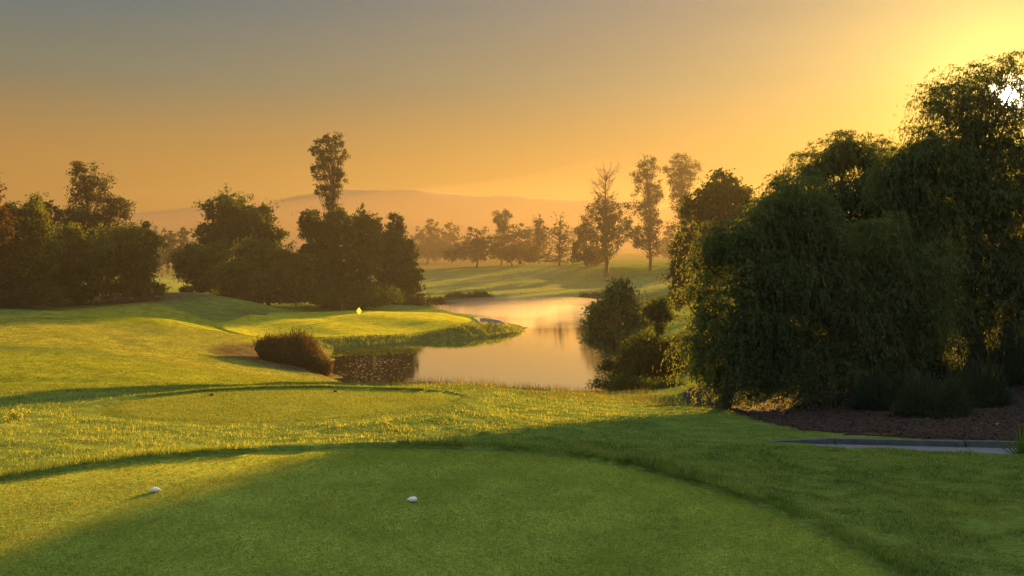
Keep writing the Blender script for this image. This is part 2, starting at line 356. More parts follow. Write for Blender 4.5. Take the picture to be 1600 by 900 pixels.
def height1(x, y): return float(height(np.array([x]), np.array([y]))[0])

def smooth01(sd, w): return 1 - sstep(-w, w, sd)
def ell(x, y, cx, cy, rx, ry): return np.sqrt(((x - cx) / rx) ** 2 + ((y - cy) / ry) ** 2)

# ground sheet: rows closer together near the viewer
ys = [-110.0]
while ys[-1] < 1040:
    y = ys[-1]; ys.append(y + (6 if y < -12 else 0.8 if y < 4 else 0.22 if y < 20 or 26 < y < 34 else 0.09 if y < 27 else 0.22 + (y - 34) * 0.018))
ys = np.array(ys); tt = np.linspace(-1, 1, 301); uu = np.sign(tt) * (0.35 * np.abs(tt) + 0.65 * np.abs(tt) ** 2.6)
half = np.where(ys < 900, 45 + np.maximum(ys, 0) * 1.05, 45 + 900 * 1.05)
half = np.minimum(half, 990)
GX = uu[None, :] * half[:, None]; GY = np.repeat(ys[:, None], len(tt), 1)
GZ = height(GX, GY).reshape(GX.shape)
nr, ncl = GX.shape
idx = np.arange(nr * ncl).reshape(nr, ncl)
quads = np.stack([idx[:-1, :-1], idx[:-1, 1:], idx[1:, 1:], idx[1:, :-1]], -1).reshape(-1, 4)
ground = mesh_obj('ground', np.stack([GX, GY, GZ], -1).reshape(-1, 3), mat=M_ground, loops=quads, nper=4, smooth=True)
tag(ground, kind='structure')
gx, gy = GX.ravel(), GY.ravel()
def set_zone(name, v):
    a = ground.data.attributes.new(name, 'FLOAT', 'POINT'); a.data.foreach_set('value', np.clip(v, 0, 1).astype(np.float32))
wob = np.sin(gx * .21 + 1.7 * np.sin(gy * .13)) * 2.0
FW = np.array([P(x, y, d)[:2] for x, y, d in ((-400, 520, 70), (0, 540, 58), (150, 552, 58), (280, 572, 55), (400, 598, 50), (520, 598, 56), (545, 600, 70), (400, 575, 66), (385, 552, 72), (430, 530, 92), (330, 510, 104), (230, 484, 112), (100, 484, 106), (0, 496, 90), (-400, 500, 85))])
set_zone('fairway', smooth01(poly_sd(FW, gx, gy) + wob * .3, 1.2))
set_zone('lush', np.maximum(smooth01((ell(gx, gy, -38, 96, 9, 9) - 1) * 8, 1.5), 0.8 * smooth01((ell(gx, gy, -24, 46, 15, 9) - 1) * 8, 2)))
FAR = np.array([(-26, 176), (-12, 172), (30, 173), (60, 185), (60, 225), (24, 222), (12, 240), (16, 262), (0, 268), (-24, 262), (-32, 225)], float)
FAR2 = np.array([(-150, 170), (-58, 165), (-62, 230), (-150, 300)], float)
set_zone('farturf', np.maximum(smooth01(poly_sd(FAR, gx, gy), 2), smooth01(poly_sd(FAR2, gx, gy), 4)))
spg = poly_sd(POND, gx, gy)
set_zone('dry', np.clip(0.55 * smooth01(spg - 2.5, 2) + 0.6 * sstep(265, 300, gy), 0, 1))
set_zone('dirt_shade', np.maximum(smooth01((ell(gx, gy, -19.5, 74, 5.0, 5.5) - 1) * 5, 1), np.maximum(smooth01(poly_sd(MULCH, gx, gy), .25), np.maximum(.8 * smooth01(poly_sd(HOLLOW, gx, gy) + .5, .8), smooth01((ell(gx, gy, -62, 119, 22, 9) - 1) * 9, 2)))))  # brown in the hollow left of the green is painted shade; elsewhere soil

def resample(poly, step):
    out = []
    n = len(poly)
    for i in range(n):      # Catmull-Rom through the outline
        p0, p1, p2, p3 = poly[i - 1], poly[i], poly[(i + 1) % n], poly[(i + 2) % n]
        k = max(2, int(np.linalg.norm(p2 - p1) / step))
        for j in range(k):
            t = j / k
            out.append(0.5 * ((2 * p1) + (-p0 + p2) * t + (2 * p0 - 5 * p1 + 4 * p2 - p3) * t * t + (-p0 + 3 * p1 - 3 * p2 + p3) * t ** 3))
    return np.array(out)
def patch(name, poly, mat, lift, step, rings, flat=None, inset=None):
    """a sheet following the ground inside an outline, its rim tucked down"""
    o = resample(poly, step); c = o.mean(0); n = len(o); rr = np.linspace(0, 1, rings + 1)[1:]
    pts = [c[None, :]] + [c + (o - c) * r for r in rr]
    V = np.concatenate(pts); z = height(V[:, 0], V[:, 1], under=False) + lift if flat is None else np.full(len(V), flat)
    Vf = np.c_[V, z]; rim = Vf[-n:].copy(); rim[:, 2] -= 0.25; Vf = np.r_[Vf, rim]
    Fc = [(0, 1 + j, 1 + (j + 1) % n) for j in range(n)]
    for r in range(rings):
        a = 1 + r * n; b = a + n
        for j in range(n): Fc.append((a + j, b + j, b + (j + 1) % n, a + (j + 1) % n))
    ob = mesh_obj(name, Vf, Fc, mat, smooth=True); tag(ob, kind='structure'); return ob
patch('tee_ground', TEE1, M_tee, 0, 0.3, 6, flat=7.0)
patch('tee_ground', TEE2, M_tee, 0, 0.4, 5, flat=6.0)
patch('putting_green', GREEN, M_green, 0.05, 1.0, 14)
patch('sand_bunker', BUNKER, M_sand, 0.05, 0.7, 8)
patch('mulch_bed', np.array([c + (p - c) * .985 for c in [MULCH.mean(0)] for p in MULCH]), M_mulch, 0.03, 0.6, 24)

pw = resample(POND, 1.5); pc = np.array([2.0, 90.0])
wx, wy = np.meshgrid(np.linspace(-24, 30, 30), np.linspace(52, 178, 60))
wi = np.arange(wx.size).reshape(wx.shape)
tag(mesh_obj('pond_water', np.stack([wx, wy, np.zeros_like(wx)], -1).reshape(-1, 3), mat=M_water, loops=np.stack([wi[:-1, :-1], wi[:-1, 1:], wi[1:, 1:], wi[1:, :-1]], -1).reshape(-1, 4), nper=4, smooth=True), kind='structure')

# far hills: two ridges
def ridge(name, prof, d, depth, seed):
    r = np.random.default_rng(seed); xs = np.linspace(prof[0][0], prof[-1][0], 260)
    top = np.interp(xs, [p[0] for p in prof], [p[1] for p in prof])
    for k, a in ((23., .8), (11., .5), (5., .3)): top = top + a * np.sin(xs / k + r.uniform(0, 6))
    V = []; rows = 16
    for j in range(rows):
        s = j / (rows - 1)                                 # front foot -> crest -> behind
        dd = d - depth + s * depth * 1.5; prof_s = math.sin(min(s / 0.667, 1) * math.pi / 2) ** 1.3 if s < .667 else math.cos((s - .667) / .333 * math.pi / 2)
        for i, px in enumerate(xs):
            X = (px - CX) / F * d; ztop = CAMZ - (top[i] - HY) / F * d
            z = 3 + (ztop - 3) * prof_s * (1 + 0.05 * math.sin(X / 17 + 3 * s) * max(0, math.sin(math.pi * min(s / .667, 1))) ** 1.0)
            V.append((X, dd, z if s < .98 else 1))
    n = len(xs); i0 = np.arange(rows * n).reshape(rows, n)
    q = np.stack([i0[:-1, :-1], i0[:-1, 1:], i0[1:, 1:], i0[1:, :-1]], -1).reshape(-1, 4)
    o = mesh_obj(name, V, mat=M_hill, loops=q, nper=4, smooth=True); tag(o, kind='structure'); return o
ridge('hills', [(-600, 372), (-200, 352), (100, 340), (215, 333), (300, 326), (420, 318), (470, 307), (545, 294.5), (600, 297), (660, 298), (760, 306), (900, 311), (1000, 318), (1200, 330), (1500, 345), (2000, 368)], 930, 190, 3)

# ------------------------------------------------------------------ grass, as real blades
def in_view(x, y, m=120):
    px = CX + F * x / np.maximum(y, .1); return (px > -m) & (px < 1600 + m)
def blades(name, xy, hh, ww, mat, zoff=0.0, lean=0.5, label=None, flatz=None):
    n = len(xy); x, y = xy[:, 0], xy[:, 1]
    z = (height(x, y, under=False) if flatz is None else np.full(n, flatz)) + zoff
    a = rng.uniform(0, 2 * np.pi, n); b = rng.uniform(0, 2 * np.pi, n); ln = np.abs(rng.normal(0, lean, n)) * hh
    hx, hy = np.cos(a) * ww / 2, np.sin(a) * ww / 2
    V = np.empty((n, 3, 3))
    V[:, 0] = np.c_[x - hx, y - hy, z]; V[:, 1] = np.c_[x + hx, y + hy, z]
    V[:, 2] = np.c_[x + np.cos(b) * ln, y + np.sin(b) * ln, z + hh]
    o = mesh_obj(name, V.reshape(-1, 3), mat=mat, loops=np.arange(n * 3), nper=3, tint=rng.uniform(0, 1, n))
    tag(o, label, 'grass', kind='stuff'); return o
def scatter(n, x0, x1, y0, y1, d0, power=1.6):
    """points in a rectangle, thinning with distance"""
    out = np.empty((0, 2))
    x = rng.uniform(x0, x1, n); y = rng.uniform(y0, y1, n)
    keep = (rng.uniform(0, 1, n) < np.minimum(1, (d0 / np.maximum(y, 1)) ** power)) & in_view(x, y)
    return np.c_[x, y][keep]
# mown turf on the two tees
q = scatter(290000, -13, 5, 9.8, 17.6, 11, 1.2); q = q[poly_sd(TEE1, q[:, 0], q[:, 1]) < -0.02]
blades('mown_grass', q, rng.uniform(.012, .03, len(q)), rng.uniform(.006, .012, len(q)), M_blade_tee, lean=.9, flatz=7.0, label='closely mown turf covering the front tee, half lit by the sun')
q = scatter(90000, -13, -1, 24, 31.2, 30, 1); q = q[poly_sd(TEE2, q[:, 0], q[:, 1]) < -0.02]
blades('mown_grass', q, rng.uniform(.015, .035, len(q)), rng.uniform(.012, .02, len(q)), M_blade_tee2, lean=.9, flatz=6.0, label='closely mown turf on the oval second tee')
q = np.c_[rng.uniform(-10, 4.5, 420), rng.uniform(10, 17.2, 420)]; q = q[poly_sd(TEE1, q[:, 0], q[:, 1]) < -.2]; n = len(q); a = rng.uniform(0, 6.28, n); s_ = rng.uniform(.008, .026, n); V = np.empty((n, 4, 3))
for i in range(4): V[:, i] = np.c_[q[:, 0] + s_ * np.cos(a + i * 1.57), q[:, 1] + s_ * .6 * np.sin(a + i * 1.57), np.full(n, 7.022) + s_ * (i % 2) * .8]
tag(mesh_obj('fallen_leaves', V.reshape(-1, 3), mat=M_blade_dry, loops=np.arange(n * 4), nper=4, tint=rng.uniform(0, 1, n)), 'few tiny dry leaves and clippings strewn over the front tee', 'leaves', kind='stuff')
# rough around them
q = np.r_[scatter(1120000, -30, 26, 8.5, 50, 11, 1.6), scatter(330000, 1, 16, 8.5, 22, 14, 1.2)]
s1 = poly_sd(TEE1, q[:, 0], q[:, 1]); s2 = poly_sd(TEE2, q[:, 0], q[:, 1]); sp = poly_sd(POND, q[:, 0], q[:, 1]); sm = poly_sd(MULCH, q[:, 0], q[:, 1]); spa = poly_sd(PATH, q[:, 0], q[:, 1])
gap = poly_sd(np.array([(-5.2, 19.0), (-2.6, 19.2), (-2.2, 17.5), (-5.2, 17.2)], float), q[:, 0], q[:, 1])
cl = lumps(q[:, 0] * 0.9, q[:, 1] * 0.9); cl2 = np.sin(q[:, 0] * 3.7 + 2 * np.sin(q[:, 1] * 2.3)) * np.sin(q[:, 1] * 4.1 + 1.5 * np.sin(q[:, 0] * 1.9)); tuft = np.clip(0.7 + cl * 0.8 + cl2 * .5, 0.22, 1.7)
ok = (s1 > 0.03) & (s2 > 0.03) & (sp > 0.5) & (sm > rng.normal(-.15, .35, len(q))) & (spa > 0.05)
# behind the kerb the grass is short and thin
k = (q[:, 0] - KA[0]) * KN[0] + (q[:, 1] - KA[1]) * KN[1]; behind = (k < 0) & (q[:, 0] > 4.5)
right_lawn = (q[:, 0] > 3.5) & (q[:, 1] < 22)
far_ok = ~((q[:, 1] > 33) & (q[:, 0] < -8))
ok &= far_ok
q, tuft, behind, right_lawn, s1, gap, s2 = q[ok], tuft[ok], behind[ok], right_lawn[ok], s1[ok], gap[ok], s2[ok]
d = q[:, 1]
hh = rng.uniform(.03, .10, len(q)) * tuft * (1 + (d - 12) * .012); ww = (.006 + .00055 * d) * rng.uniform(.7, 1.3, len(q))
hh = np.where(right_lawn, hh * .6, hh); hh = np.where((s1 < .6) & ~right_lawn & (gap > 0), hh * 1.8, hh); hh = np.where(behind, hh * .4, hh); hh = np.where(gap < 0, hh * .3, hh)
hh = np.where((s2 < 0.5) & (q[:, 1] < 29), hh * .35, hh)
blades('rough_grass', q, hh, ww, M_blade, lean=.75, label='longer tufted rough grass around the tees and down the bank')
# taller fringe round both tees, blades coloured darker for the shaded lip
def ring(poly, n, w):
    o = resample(poly, .1); k = rng.integers(0, len(o), n); p = o[k] + rng.normal(0, .5, (n, 2)) * w; sd_ = poly_sd(poly, p[:, 0], p[:, 1])
    return p[(sd_ > .0) & (sd_ < w) & in_view(p[:, 0], p[:, 1]) & (p[:, 1] > 9)]
q = ring(TEE1, 90000, .45); g2 = poly_sd(np.array([(-5.2, 19.0), (-2.6, 19.2), (-2.2, 17.3), (-5.2, 17.2)], float), q[:, 0], q[:, 1]); q = q[(g2 > 0) & (lumps(q[:, 0] * 1.7, q[:, 1] * 1.7) > rng.normal(-.45, .25, len(q)))]
blades('fringe_grass', q, rng.uniform(.03, .10, len(q)) * (.7 + .5 * np.clip(lumps(q[:, 0] * 2, q[:, 1] * 2) + .4, 0, 1.3)), rng.uniform(.008, .016, len(q)), M_blade_lip, lean=.6, label='taller grass fringe with shade in its colour around the edge of the front tee')
q = ring(TEE2, 40000, .5); q = q[(q[:, 1] > 29) & (q[:, 0] < -3)]
blades('fringe_grass', q, rng.uniform(.02, .075, len(q)), rng.uniform(.014, .024, len(q)), M_blade_lip, lean=.6, label='taller grass fringe with shade in its colour along the far edge of the oval second tee')
q = scatter(260000, -48, 0, 32, 92, 45, 1.1); sp = poly_sd(POND, q[:, 0], q[:, 1]); q = q[(sp > 1.5) & ((q[:, 0] < -6) | (q[:, 1] > 48)) & (poly_sd(GREEN, q[:, 0], q[:, 1]) > 1)]
blades('fairway_grass', q, rng.uniform(.02, .05, len(q)) * (1 + .008 * q[:, 1]), rng.uniform(.015, .035, len(q)) * (1 + .01 * q[:, 1]), M_blade_fair, lean=1.0, label='mown fairway grass on the rolling ground left of the pond')
# dry seed heads and stalks along the near bank
q = scatter(2600, -5, 8, 38, 50, 44, 1); q = q[(poly_sd(POND, q[:, 0], q[:, 1]) > 1)]
blades('dry_grass', q, rng.uniform(.15, .5, len(q)), rng.uniform(.012, .025, len(q)), M_blade_dry, lean=.35, label='dry straw coloured grass along the crest of the pond bank')
q = scatter(26000, -20, 3, 92, 112, 100, 0); sp = poly_sd(POND, q[:, 0], q[:, 1]); q = q[(sp > 0.1) & (sp < 4) & (poly_sd(GREEN, q[:, 0], q[:, 1]) > .3) & (poly_sd(BUNKER, q[:, 0], q[:, 1]) > .3)]
blades('bank_grass', q, rng.uniform(.2, .5, len(q)), rng.uniform(.05, .1, len(q)), M_blade, lean=.6, label='rough grass on the bank between the putting green and the pond')
q = scatter(26000, -34, 24, 170, 178, 170, 0); sp = poly_sd(POND, q[:, 0], q[:, 1]); q = q[(sp > 0.1) & (sp < 2.5)]
blades('shore_grass', q, rng.uniform(.2, .6, len(q)), rng.uniform(.07, .12, len(q)), M_blade_dry, lean=.5, label='thin line of dry grass on the far shore of the pond')
# mulch chips
q = np.c_[rng.uniform(8, 30, 60000), rng.uniform(22.5, 50, 60000)]; q = q[(poly_sd(MULCH, q[:, 0], q[:, 1]) < 0.1) & (rng.uniform(0, 1, len(q)) < (24 / q[:, 1]) ** 2)]
n = len(q); z = height(q[:, 0], q[:, 1]) + .05; a = rng.uniform(0, 6.28, n); s = rng.uniform(.02, .06, n); t = rng.normal(0, .5, n)
V = np.empty((n, 4, 3)); ca, sa = np.cos(a), np.sin(a)
for i, (u, v) in enumerate(((-1, -.35), (1, -.35), (1, .35), (-1, .35))):
    V[:, i] = np.c_[q[:, 0] + s * (u * ca - v * sa), q[:, 1] + s * (u * sa + v * ca), z + s * u * t * .6 + v * s * .4]
tag(mesh_obj('bark_chips', V.reshape(-1, 3), mat=M_chip, loops=np.arange(n * 4), nper=4, tint=rng.uniform(0, 1, n)), 'brown bark chips scattered over the bed under the big trees', 'mulch', kind='stuff')
# pond weed and floating leaves
def floaters(name, poly, n, size, mat, label, cat, hgt=0.02):
    b0, b1 = poly.min(0), poly.max(0); q = np.c_[rng.uniform(b0[0], b1[0], n), rng.uniform(b0[1], b1[1], n)]
    q = q[(poly_sd(poly, q[:, 0], q[:, 1]) < rng.normal(-.9, 1.3, n)) & (poly_sd(POND, q[:, 0], q[:, 1]) < -.05)]
    m = len(q); a = rng.uniform(0, 6.28, m); s = rng.uniform(.5, 1.2, m) * size; V = np.empty((m, 4, 3)); tl = rng.normal(0, .08, m)
    for i in range(4):
        V[:, i] = np.c_[q[:, 0] + s * np.cos(a + i * 1.57), q[:, 1] + s * np.sin(a + i * 1.57), rng.uniform(.01, .01 + hgt, m) + np.abs(tl) * s * (i % 2)]
    tag(mesh_obj(name, V.reshape(-1, 3), mat=mat, loops=np.arange(m * 4), nper=4, tint=rng.uniform(0, 1, m)), label, cat, kind='stuff')
def wp(*pts): return np.array([((x - CX) / F * (CAMZ * F / (y - HY)), CAMZ * F / (y - HY)) for x, y in pts])
floaters('pond_weed', wp((522, 546), (590, 543), (642, 544), (650, 548), (600, 552), (522, 554)), 5000, .16, M_weed, 'strip of green weed floating below the bank of the putting green', 'pond weed', .08)
floaters('floating_leaves', wp((520, 562), (600, 556), (655, 560), (640, 585), (600, 600), (540, 600), (515, 585)), 560, .10, M_debris, 'pale leaves and scum floating beside the reed clump', 'floating leaves')

# ------------------------------------------------------------------ trees
def leaf_quads(p, a, b):
    n = len(p); V = np.empty((n, 4, 3)); V[:, 0] = p + a; V[:, 1] = p + b; V[:, 2] = p - a; V[:, 3] = p - b; return V
def unit(v): return v / (np.linalg.norm(v, axis=-1, keepdims=True) + 1e-9)
def blob_pts(blobs, n, shell=0.6):
    vol = np.array([(b[3] * b[4] * b[5]) ** 0.75 for b in blobs]); k = rng.choice(len(blobs), n, p=vol / vol.sum())
    B = np.array(blobs)[k]; u = unit(rng.normal(size=(n, 3)))
    ph = k * 1.7
    bump = 1 + 0.2 * np.sin(u[:, 0] * 5 + ph) * np.sin(u[:, 2] * 6 + ph * 2) + 0.12 * np.sin(u[:, 1] * 9 + ph) * np.sin(u[:, 0] * 8 + u[:, 2] * 7)
    sh = rng.uniform(0, 1, n) < shell
    r = np.where(sh, np.where(rng.uniform(0, 1, n) < .12, rng.uniform(1.04, 1.18, n), rng.uniform(.76, 1.04, n)), rng.uniform(0, 1, n) ** .5 * .85) * bump
    return B[:, :3] + u * B[:, 3:6] * r[:, None], r, k
def make_tree(name, label, cat, d, base, blobs, style='broad', leaves=12000, leaf=(.22, .09), mat=None, group=None, trunk_r=.25, trunk_top=None, lean=0, clump=None,
              twigs=False, hole=None, bareblob=None, per=22, branches=6, shell=.6, floor=None, bare=0, core=None):
    bx, by = base; w = P(bx, by, d); gz = height1(w[0], w[1]); root = root_empty(name, (w[0], w[1], gz - .1))
    tag(root, label, cat, group); o0 = np.array([w[0], w[1], gz - .1]); sc_ = d / F
    B = []
    for bl in blobs:
        px, py, rx, ry = bl[:4]; dd = bl[4] if len(bl) > 4 else 0
        c = P(px, py, d + dd); B.append((*c, rx * sc_, max(rx, min(ry, rx * 1.3)) * sc_ * .85 if ry < rx * 2 else rx * sc_, ry * sc_))
    Ba = np.array(B); zt = Ba[:, 2].max() if trunk_top is None else P(bx, trunk_top, d)[2]
    cr = clump if clump else 0.16 * np.mean(Ba[:, 3]) + .25
    # trunk
    n = 8; pts = []; rad = []
    topx = Ba[np.argmax(Ba[:, 2]), 0] if trunk_top is None else w[0] + lean
    topy = Ba[np.argmax(Ba[:, 2]), 1]
    for i in range(n):
        s = i / (n - 1); pts.append((w[0] + (topx - w[0]) * s ** 1.3 + .12 * math.sin(i * 1.9) * trunk_r * 4 * (s > 0), w[1] + (topy - w[1]) * s + .1 * math.cos(i * 2.3) * trunk_r * 3, gz - .1 + (zt - gz) * s)); rad.append(trunk_r * (1.35 if i == 0 else 1 - .82 * s))
    pts = np.array(pts); V, Fc = tube(pts - o0, rad, 8); mesh_obj('trunk', V, Fc, M_bark, root, smooth=True)
    # clumps: every lobe carries smaller lobes
    B0 = B; B = [(*b[:3], b[3] * .93, b[4] * .93, b[5] * .93) for b in B0]
    for b in B0:
        for _ in range(6):
            u = unit(rng.normal(size=3) + np.array([0, -.2, .25])); f = rng.uniform(.26, .42)
            B.append((*(np.array(b[:3]) + u * np.array(b[3:6]) * (1.06 - f * .6)), b[3] * f, b[4] * f, b[5] * f))
    nclump = max(6, leaves // per); C, R, K = blob_pts(B, nclump, shell)
    if floor is not None: C = C[C[:, 2] > floor]
    C = C[C[:, 2] > gz + .15]
    # limbs: one object each, to the heart of the blobs and some clumps
    tg = list(Ba[:, :3]); extra = max(0, branches - len(tg)); tg = tg[:branches] + list(C[rng.choice(len(C), min(extra, len(C)), replace=False)])
    for g in tg:
        s = np.clip((g[2] - gz) / (zt - gz + 1e-6) * .62, .12, .9); j = s * (n - 1); i0 = int(min(j, n - 2)); st = pts[i0] + (pts[i0 + 1] - pts[i0]) * (j - i0)
        if np.linalg.norm(g - st) < .4: continue
        mid = (st + g) / 2 + np.array([rng.normal(0, .05), rng.normal(0, .05), .12]) * np.linalg.norm(g - st)
        r0 = trunk_r * (1 - .75 * s) * .6
        V, Fc = tube(np.array([st, st * .55 + mid * .45 + .02, mid, g]) - o0, [r0, r0 * .8, r0 * .6, r0 * .2], 6); mesh_obj('branch', V, Fc, M_bark, root, smooth=True)
    if twigs or bare:
        parts = []
        pick = C[rng.choice(len(C), min(len(C), 110), replace=False)]
        if bare:
            rw = (bareblob[2] if bareblob else 18) * sc_
            for _ in range(bare):
                sj = rng.uniform(.55, .98); j = sj * (n - 1); i0 = int(min(j, n - 2)); st = pts[i0] + (pts[i0 + 1] - pts[i0]) * (j - i0)
                an = rng.uniform(0, 6.28); ln = rw * rng.uniform(.3, 1.0) * (1.25 - .5 * sj); e = st + np.array([math.cos(an) * ln, math.sin(an) * ln, rw * rng.uniform(.15, .75)])
                md = (st + e) / 2 + np.array([math.cos(an), math.sin(an), -.4]) * ln * .12; r0 = .035 * d / 142
                parts.append(tube(np.array([st, md, e]) - o0, [r0 * 1.3, r0, r0 * .5], 4))
                for _k in range(2):
                    q0 = md + (e - md) * rng.uniform(.1, .7); parts.append(tube(np.array([q0, q0 + unit(rng.normal(size=3) + [0, 0, .9]) * ln * .4]) - o0, [r0 * .7, r0 * .35], 4))
        for g in pick:
            s = np.clip((g[2] - gz) / (zt - gz + 1e-6) * .85 - .06, .1, .97); j = s * (n - 1); i0 = int(min(j, n - 2)); st = pts[i0] + (pts[i0 + 1] - pts[i0]) * (j - i0)
            mid = (st + g) / 2 + rng.normal(0, .06, 3) * np.linalg.norm(g - st) + np.array([0, 0, -.08]) * np.linalg.norm(g - st)
            r0 = max(.02 * d / 100 * 1.6, trunk_r * .16); parts.append(tube(np.array([st, mid, g]) - o0, [r0, r0 * .7, r0 * .35], 4))
        V, Fc = join(parts); mesh_obj('twigs', V, Fc, M_bark, root)
    # leaves
    m = leaves; ci = rng.integers(0, len(C), m); c = C[ci]
    csz = (cr * rng.uniform(.55, 1.35, len(C)))[ci][:, None]
    if style == 'droop':
        ns = 12; strand = rng.integers(0, ns, m); seed = ci * ns + strand + 0.5
        hs = [np.abs(np.modf(np.sin(seed * q1) * q2)[0]) for q1, q2 in ((12.9898, 43758.5453), (78.233, 24634.63), (39.425, 9631.1))]
        R_ = csz[:, 0] * 1.25; t = rng.uniform(.15, 1.0, m) * (1.0 + .5 * hs[2]); phi = hs[0] * 6.2832; reach = R_ * (.45 + .75 * hs[1])
        off = np.c_[np.cos(phi) * reach * t ** .8, np.sin(phi) * reach * t ** .8, R_ * (.25 + .65 * (1.6 * t - 2.3 * t * t)) * (.8 + .4 * hs[2])]
        p = c + off + rng.normal(0, 1, (m, 3)) * leaf[0] * .55
        sl = 1.6 - 4.6 * t; ax = unit(np.c_[np.cos(phi) * .9, np.sin(phi) * .9, sl * .7] + rng.normal(0, .45, (m, 3)))
    else:
        p = c + rng.normal(0, .5, (m, 3)) * csz * [1, 1, .75]
        ax = unit(rng.normal(size=(m, 3)) + [0, 0, .2])
    keep = (p[:, 2] > gz + .05)
    if floor is not None: keep &= p[:, 2] > floor
    if hole is not None:                       # gap in the crown
        for (hx, hy, hr) in hole:
            px = CX + F * p[:, 0] / p[:, 1]; py = HY - F * (p[:, 2] - CAMZ) / p[:, 1]
            keep &= ((px - hx) ** 2 + (py - hy) ** 2 > (hr * rng.uniform(.5, 1.6, m)) ** 2)
            keep &= (py > 215) | (rng.uniform(0, 1, m) < .85)
    p, ax = p[keep], ax[keep]; m = len(p)
    bx_ = unit(np.cross(ax, rng.normal(size=(m, 3)))); ci = ci[keep]; sz = rng.uniform(.65, 1.25, m)[:, None]
    V = leaf_quads(p, ax * leaf[0] * sz, bx_ * leaf[1] * sz); tn = .55 * rng.uniform(0, 1, len(C))[ci] + .45 * rng.uniform(0, 1, m)
    if core:                                    # larger leaves deep inside
        q, r, k = blob_pts([(*b[:3], b[3] * .72, b[4] * .72, b[5] * .74) for b in B], core, .5); q = q[q[:, 2] > gz + .1]
        if hole is not None:
            for (hx, hy, hr) in hole:
                px = CX + F * q[:, 0] / q[:, 1]; py = HY - F * (q[:, 2] - CAMZ) / q[:, 1]; q = q[((px - hx) ** 2 + (py - hy) ** 2 > (hr * 2) ** 2) & (py > 190)]
        mm = len(q); a2 = unit(rng.normal(size=(mm, 3)) + [0, 0, -1.0]); b2 = unit(np.cross(a2, rng.normal(size=(mm, 3))))
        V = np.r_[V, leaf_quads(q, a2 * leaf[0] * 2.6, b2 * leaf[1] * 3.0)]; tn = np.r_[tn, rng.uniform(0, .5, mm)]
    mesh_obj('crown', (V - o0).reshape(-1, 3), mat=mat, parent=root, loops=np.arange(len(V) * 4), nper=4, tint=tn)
    return root

GL, GM, GF, GR, GS = 'trees at the left of the course', 'trees behind the putting green', 'trees beyond the far fairway', 'trees on the right bank', 'shrubs under the right hand trees'
# left
make_tree('broadleaf_tree', 'tall tree with a rusty tinged top, cut off by the left edge of the view', 'tree', 100, (-28, 478), [(-22, 335, 34, 40), (-14, 300, 18, 26), (-30, 400, 45, 55)], leaves=9000, leaf=(.2, .09), mat=M_leaf_red, group=GL)
make_tree('broadleaf_tree', 'dense dark tree filling the left edge below the rusty tinged treetop', 'tree', 106, (28, 476), [(22, 372, 46, 50), (48, 345, 28, 36), (10, 430, 50, 42), (62, 400, 26, 45)], style='droop', leaves=17000, leaf=(.2, .085), mat=M_leaf_willow, group=GL, core=1800)
make_tree('gum_tree', 'small sparse gum tree showing between the left edge tree and the tall gum', 'tree', 128, (76, 462), [(64, 326, 13, 15), (80, 332, 14, 18), (70, 350, 16, 14), (86, 360, 16, 20)], leaves=3000, leaf=(.2, .09), mat=M_leaf_gum, group=GL, twigs=True, trunk_r=.2)
make_tree('gum_tree', 'tall gum tree with an open layered crown above the left thicket', 'tree', 132, (146, 462), [(131, 268, 20, 17), (142, 288, 22, 20), (122, 305, 22, 22), (150, 318, 28, 26), (170, 292, 10, 14), (172, 338, 26, 22), (190, 330, 14, 20), (120, 342, 28, 22), (150, 360, 48, 26)], leaves=11500, leaf=(.22, .1), mat=M_leaf_gum, group=GL, trunk_r=.34, clump=.85, twigs=True, per=40, shell=.5)
make_tree('weeping_tree', 'weeping tree under the tall gum with a low hanging skirt of leaves', 'tree', 112, (122, 470), [(112, 385, 40, 32), (100, 420, 36, 38), (138, 410, 34, 42), (92, 450, 30, 18)], style='droop', leaves=15000, leaf=(.2, .08), mat=M_leaf_willow, group=GL, core=1500)
make_tree('weeping_tree', 'rounded weeping tree at the right end of the left thicket', 'tree', 112, (196, 462), [(212, 375, 32, 28), (192, 400, 34, 40), (228, 405, 25, 34), (168, 395, 26, 44), (212, 432, 30, 20)], style='droop', leaves=17000, leaf=(.2, .08), mat=M_leaf_willow, group=GL, core=1600)
make_tree('low_shrub', 'low dark shrub at the right foot of the left thicket', 'shrub', 116, (225, 462), [(190, 450, 30, 15), (232, 453, 27, 12)], leaves=5500, leaf=(.14, .07), mat=M_leaf_dark, trunk_r=.08, branches=3, group='low shrubs under the left trees')
make_tree('low_shrub', 'low dark shrub below the weeping tree under the tall gum', 'shrub', 112, (140, 468), [(112, 455, 34, 18), (155, 453, 34, 17)], leaves=6500, leaf=(.14, .07), mat=M_leaf_dark, trunk_r=.08, branches=3, group='low shrubs under the left trees')
make_tree('low_shrub', 'low dark shrub at the foot of the left edge tree', 'shrub', 104, (40, 476), [(15, 460, 44, 20), (68, 460, 34, 18)], leaves=7500, leaf=(.14, .07), mat=M_leaf_dark, trunk_r=.08, branches=3, group='low shrubs under the left trees')
# gap
make_tree('far_tree', 'hazy far tree in the gap just right of the left thicket', 'tree', 290, (262, 426), [(262, 378, 14, 18), (256, 398, 20, 18), (276, 396, 14, 20)], leaves=3500, leaf=(.45, .22), mat=M_leaf_far, group=GF, trunk_r=.3)
make_tree('far_tree', 'slim pale far tree left of the round tree by the green', 'tree', 320, (287, 424), [(288, 368, 9, 12), (286, 388, 12, 20), (294, 400, 14, 18)], leaves=2600, leaf=(.45, .22), mat=M_leaf_far, group=GF, trunk_r=.3)
